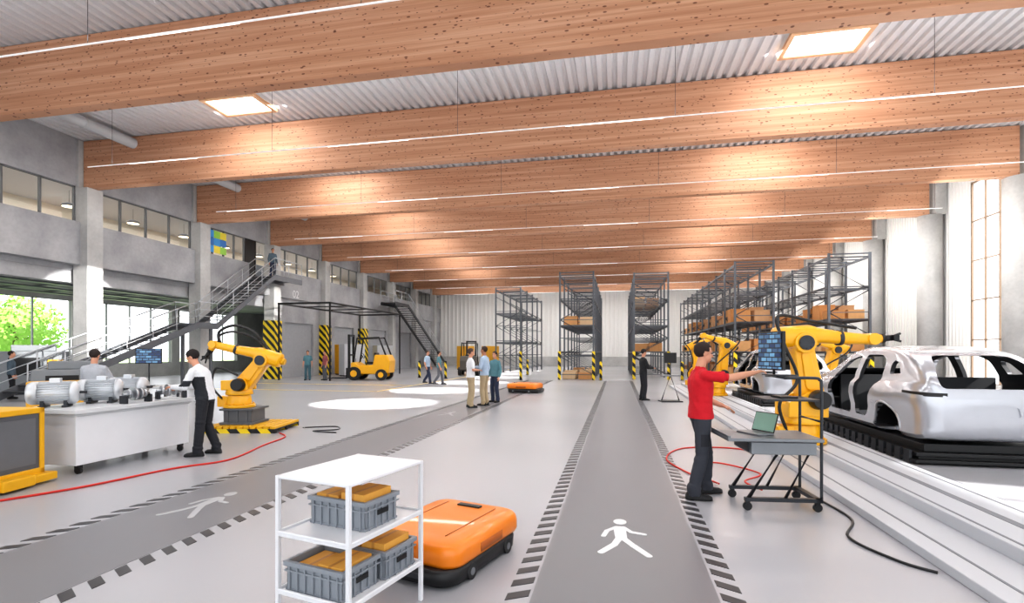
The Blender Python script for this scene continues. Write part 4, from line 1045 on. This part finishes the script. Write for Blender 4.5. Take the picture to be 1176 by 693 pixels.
def locker(lab,loc,rz,c,w=1.2,h=2.0,d=.6):
    e=E('storage_cabinet',lab,'cabinet',loc,rz)
    m=MB(); m.bx(-w/2,w/2,-d/2,d/2,.08,h); P(m,'body',c,e,.01)
    m=MB(); m.bx(-w/2+.04,w/2-.04,-d/2+.04,d/2-.04,0,.08); P(m,'plinth',BLK,e)
    for s in (-1,1):
        m=MB(); m.bx(min(0,s*w/2)+.015,max(0,s*w/2)-.015,-d/2-.02,-d/2-.001,.12,h-.04); dd=P(m,'door',c,e,.005)
        m=MB(); m.bx(s*.06-.01,s*.06+.01,-d/2-.045,-d/2-.02,h*.45,h*.55); P(m,'handle',DRK,dd)
YC=M('cabinet_yellow',(226,170,50),.5)
for i,(x,y,c,l) in enumerate(((-19.6,35.2,YC,'yellow storage cabinet against the wall'),(-19.6,41.2,LGREY,'grey storage cabinet against the wall'),(-14.0,47,YC,'yellow storage cabinet near the rear staircase'),(-11.6,47,YC,'yellow storage cabinet near the rear staircase'),(-18,33,LGREY,'tall grey cabinet under the canopy'))):
    locker(l,(x,y,0),rad(60),c,1.6,2.2,.7)
def machine(lab,loc,rz,w,d,h):
    e=E('processing_machine',lab,'machine',loc,rz)
    m=MB(); m.bx(-w/2,w/2,-d/2,d/2,.1,h); m.bx(-w*.3,w*.3,-d*.3,d*.3,h,h+.25); P(m,'housing',M('machine_grey',(134,138,142),.5),e,.03)
    m=MB(); m.bx(-w*.32,w*.1,-d/2-.012,-d/2,h*.45,h*.85); P(m,'window',BLK,e)
    m=MB(); m.bx(w*.2,w*.42,-d/2-.06,-d/2,h*.5,h*.8); P(m,'control_panel',YEL2,e,.01)
    m=MB(); m.bx(-w/2,w/2,-d/2,d/2,0,.1); P(m,'base',DRK,e)
machine('grey processing machine with dark window under the mezzanine',(-23.2,16.8,0),rad(50),2.2,1.5,1.7)
machine('low grey machine beside the staircase',(-16.5,13.0,0),rad(50),1.8,1.2,1.15)
locker('yellow storage cabinet beside machines',(-14.6,11.2,0),rad(50),YC,1.3,.9,.7)
e=E('equipment_stand','slim dark equipment stand with a small screen','stand',(1.75,18.2,0),rad(10))
m=MB(); m.tube([(-.3,0,.03),(0,0,.9)],.02,6); m.tube([(.3,0,.03),(0,0,.9)],.02,6); m.bx(-.35,.35,-.25,.25,0,.04); m.cyl((0,0,.9),(0,0,1.3),.02,n=8); P(m,'frame',DRK,e)
m=MB(); m.bx(-.2,.2,-.02,.02,1.3,1.65); P(m,'screen',BLK,e)
m=MB(); m.bx(-.3,.3,-.2,.2,.86,.9); P(m,'tray',MID,e)
# ------------------------------------------------------------ outside
GRASS=M('grass',(180,200,150),.9,0,.2,2)
m=MB(); m.bx(-120,-31.6,-60,120,-.3,-.1); T(m,'lawn',GRASS,'green lawn outside the windows','grass',stuff=True)
LEAF=M('leaf_green_glow',(140,184,86),.7,0,.35,3,emit=(160,200,105),es=.35); BARK=M('bark',(130,112,94),.9)  # leaves emit a little light so the trees look paler
def tree(loc,s,lab):
    e=E('tree',lab,'tree',loc); m=MB(); m.cyl((0,0,.002),(0,0,2.6*s),.2*s,.12*s,10)
    for k in range(5): m.tube([(0,0,(1.5+.2*k)*s),(math.cos(k*1.3)*1.2*s,math.sin(k*1.3)*1.2*s,(2.8+.2*k)*s)],.05*s,6)
    P(m,'trunk',BARK,e)
    m=MB()
    for i in range(2200):
        v=Vector((random.gauss(0,1),random.gauss(0,1),random.gauss(0,1))).normalized()*random.uniform(.5,1)*2.4*s; v.z*=.85; c=v+Vector((0,0,2.8*s)); a=Vector((random.gauss(0,1),random.gauss(0,1),random.gauss(0,1))).normalized(); b=a.cross(v).normalized(); q=.17*s
        m.add([c-a*q,c-b*q*.6,c+a*q,c+b*q*.6],[(0,1,2,3)])
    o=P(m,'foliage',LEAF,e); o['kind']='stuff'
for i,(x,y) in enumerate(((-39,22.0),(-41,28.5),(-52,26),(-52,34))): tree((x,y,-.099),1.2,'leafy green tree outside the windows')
# ------------------------------------------------------------ lights
def area(loc,rot,sx,sy,p,c=(1,1,1)):
    l=bpy.data.lights.new('area','AREA'); l.shape='RECTANGLE'; l.size=sx; l.size_y=sy; l.energy=p; l.color=c; o=bpy.data.objects.new('area_lamp',l); o.location=loc; o.rotation_euler=rot; COL.objects.link(o); return o
def spot(loc,tgt,ang,p,c=(1,1,1),bl=.15,r=.1):
    l=bpy.data.lights.new('spot','SPOT'); l.spot_size=rad(ang); l.spot_blend=bl; l.energy=p; l.color=c; l.shadow_soft_size=r; o=bpy.data.objects.new('spot_lamp',l); o.location=loc
    o.rotation_euler=(Vector(tgt)-Vector(loc)).to_track_quat('-Z','Y').to_euler(); COL.objects.link(o); return o
for k in range(0,10):
    y=(k+.5)*BAY
    area((-2,y,7.8),(0,0,0),30,.35,440,(1,.998,.995))
    area((-2,y,7.98),(math.pi,0,0),30,.2,165,(.98,.99,1))
for k in range(2,8):
    for x in (-12.6,5.5):
        area((x,k*BAY+4.0,ZT-.15),(rad(20),0,0),2.8,1.5,140 if k<4 else 95,(1,.99,.98))
    spot((-12.2,k*BAY+4.0,ZT-.2),(-7.9,k*BAY+4.3,0),20,16000,(1,.98,.94),.12)  # spot stands in for sunlight falling through the skylight
sun=bpy.data.lights.new('sun','SUN'); sun.energy=11; sun.angle=rad(.7); sun.color=(1,.97,.93); so=bpy.data.objects.new('sun',sun); so.rotation_euler=Vector((-1,.25,-.75)).to_track_quat('-Z','Y').to_euler(); COL.objects.link(so)
area((-23.5,20,8.5),(0,0,0),3,50,900,(1,.96,.9))
area((-26,15,4.7),(0,0,0),8,35,620,(1,.99,.97))  # fill added to brighten the space under the mezzanine
area((11.5,36,7.5),(0,rad(-65),0),1,40,1300,(1,.99,.97))  # added wash to brighten the right wall, no fitting here
area((-3,52,7.6),(rad(65),0,0),30,1,560,(1,.99,.97))  # wash added only to lift the back wall
area((-17.5,28,7.6),(0,rad(65),0),1,40,220,(1,.99,.98))  # added fill for the left facade
spot((2,12,7.6),(-20.9,17.1,3.2),9,60000,(1,.98,.94),.1)  # unseen spot imitating the sunlit patch on a left column
spot((2,22,7.6),(-20.9,28.6,4.6),5,30000,(1,.98,.94),.1)  # second unseen spot, imitates sun high on the column by the landing
w=bpy.data.worlds.new('w'); S.world=w; w.use_nodes=True; bg=w.node_tree.nodes['Background']; bg.inputs[0].default_value=(.93,.965,1,1); bg.inputs[1].default_value=2.1
# ------------------------------------------------------------ camera
cam=bpy.data.cameras.new('cam'); cam.sensor_width=36; cam.lens=36*596/1176; cam.shift_y=57.5/1176; cam.clip_end=400
co=bpy.data.objects.new('camera',cam); co.location=(0,0,1.69); co.rotation_euler=(rad(90),0,math.atan(121/596)); COL.objects.link(co); S.camera=co
S.view_settings.view_transform='Standard'; S.view_settings.exposure=0
for lk in ('Medium High Contrast','Standard - Medium High Contrast'):
    try:
        S.view_settings.look=lk; print('LOOK',lk); break
    except Exception as ex: print(ex)
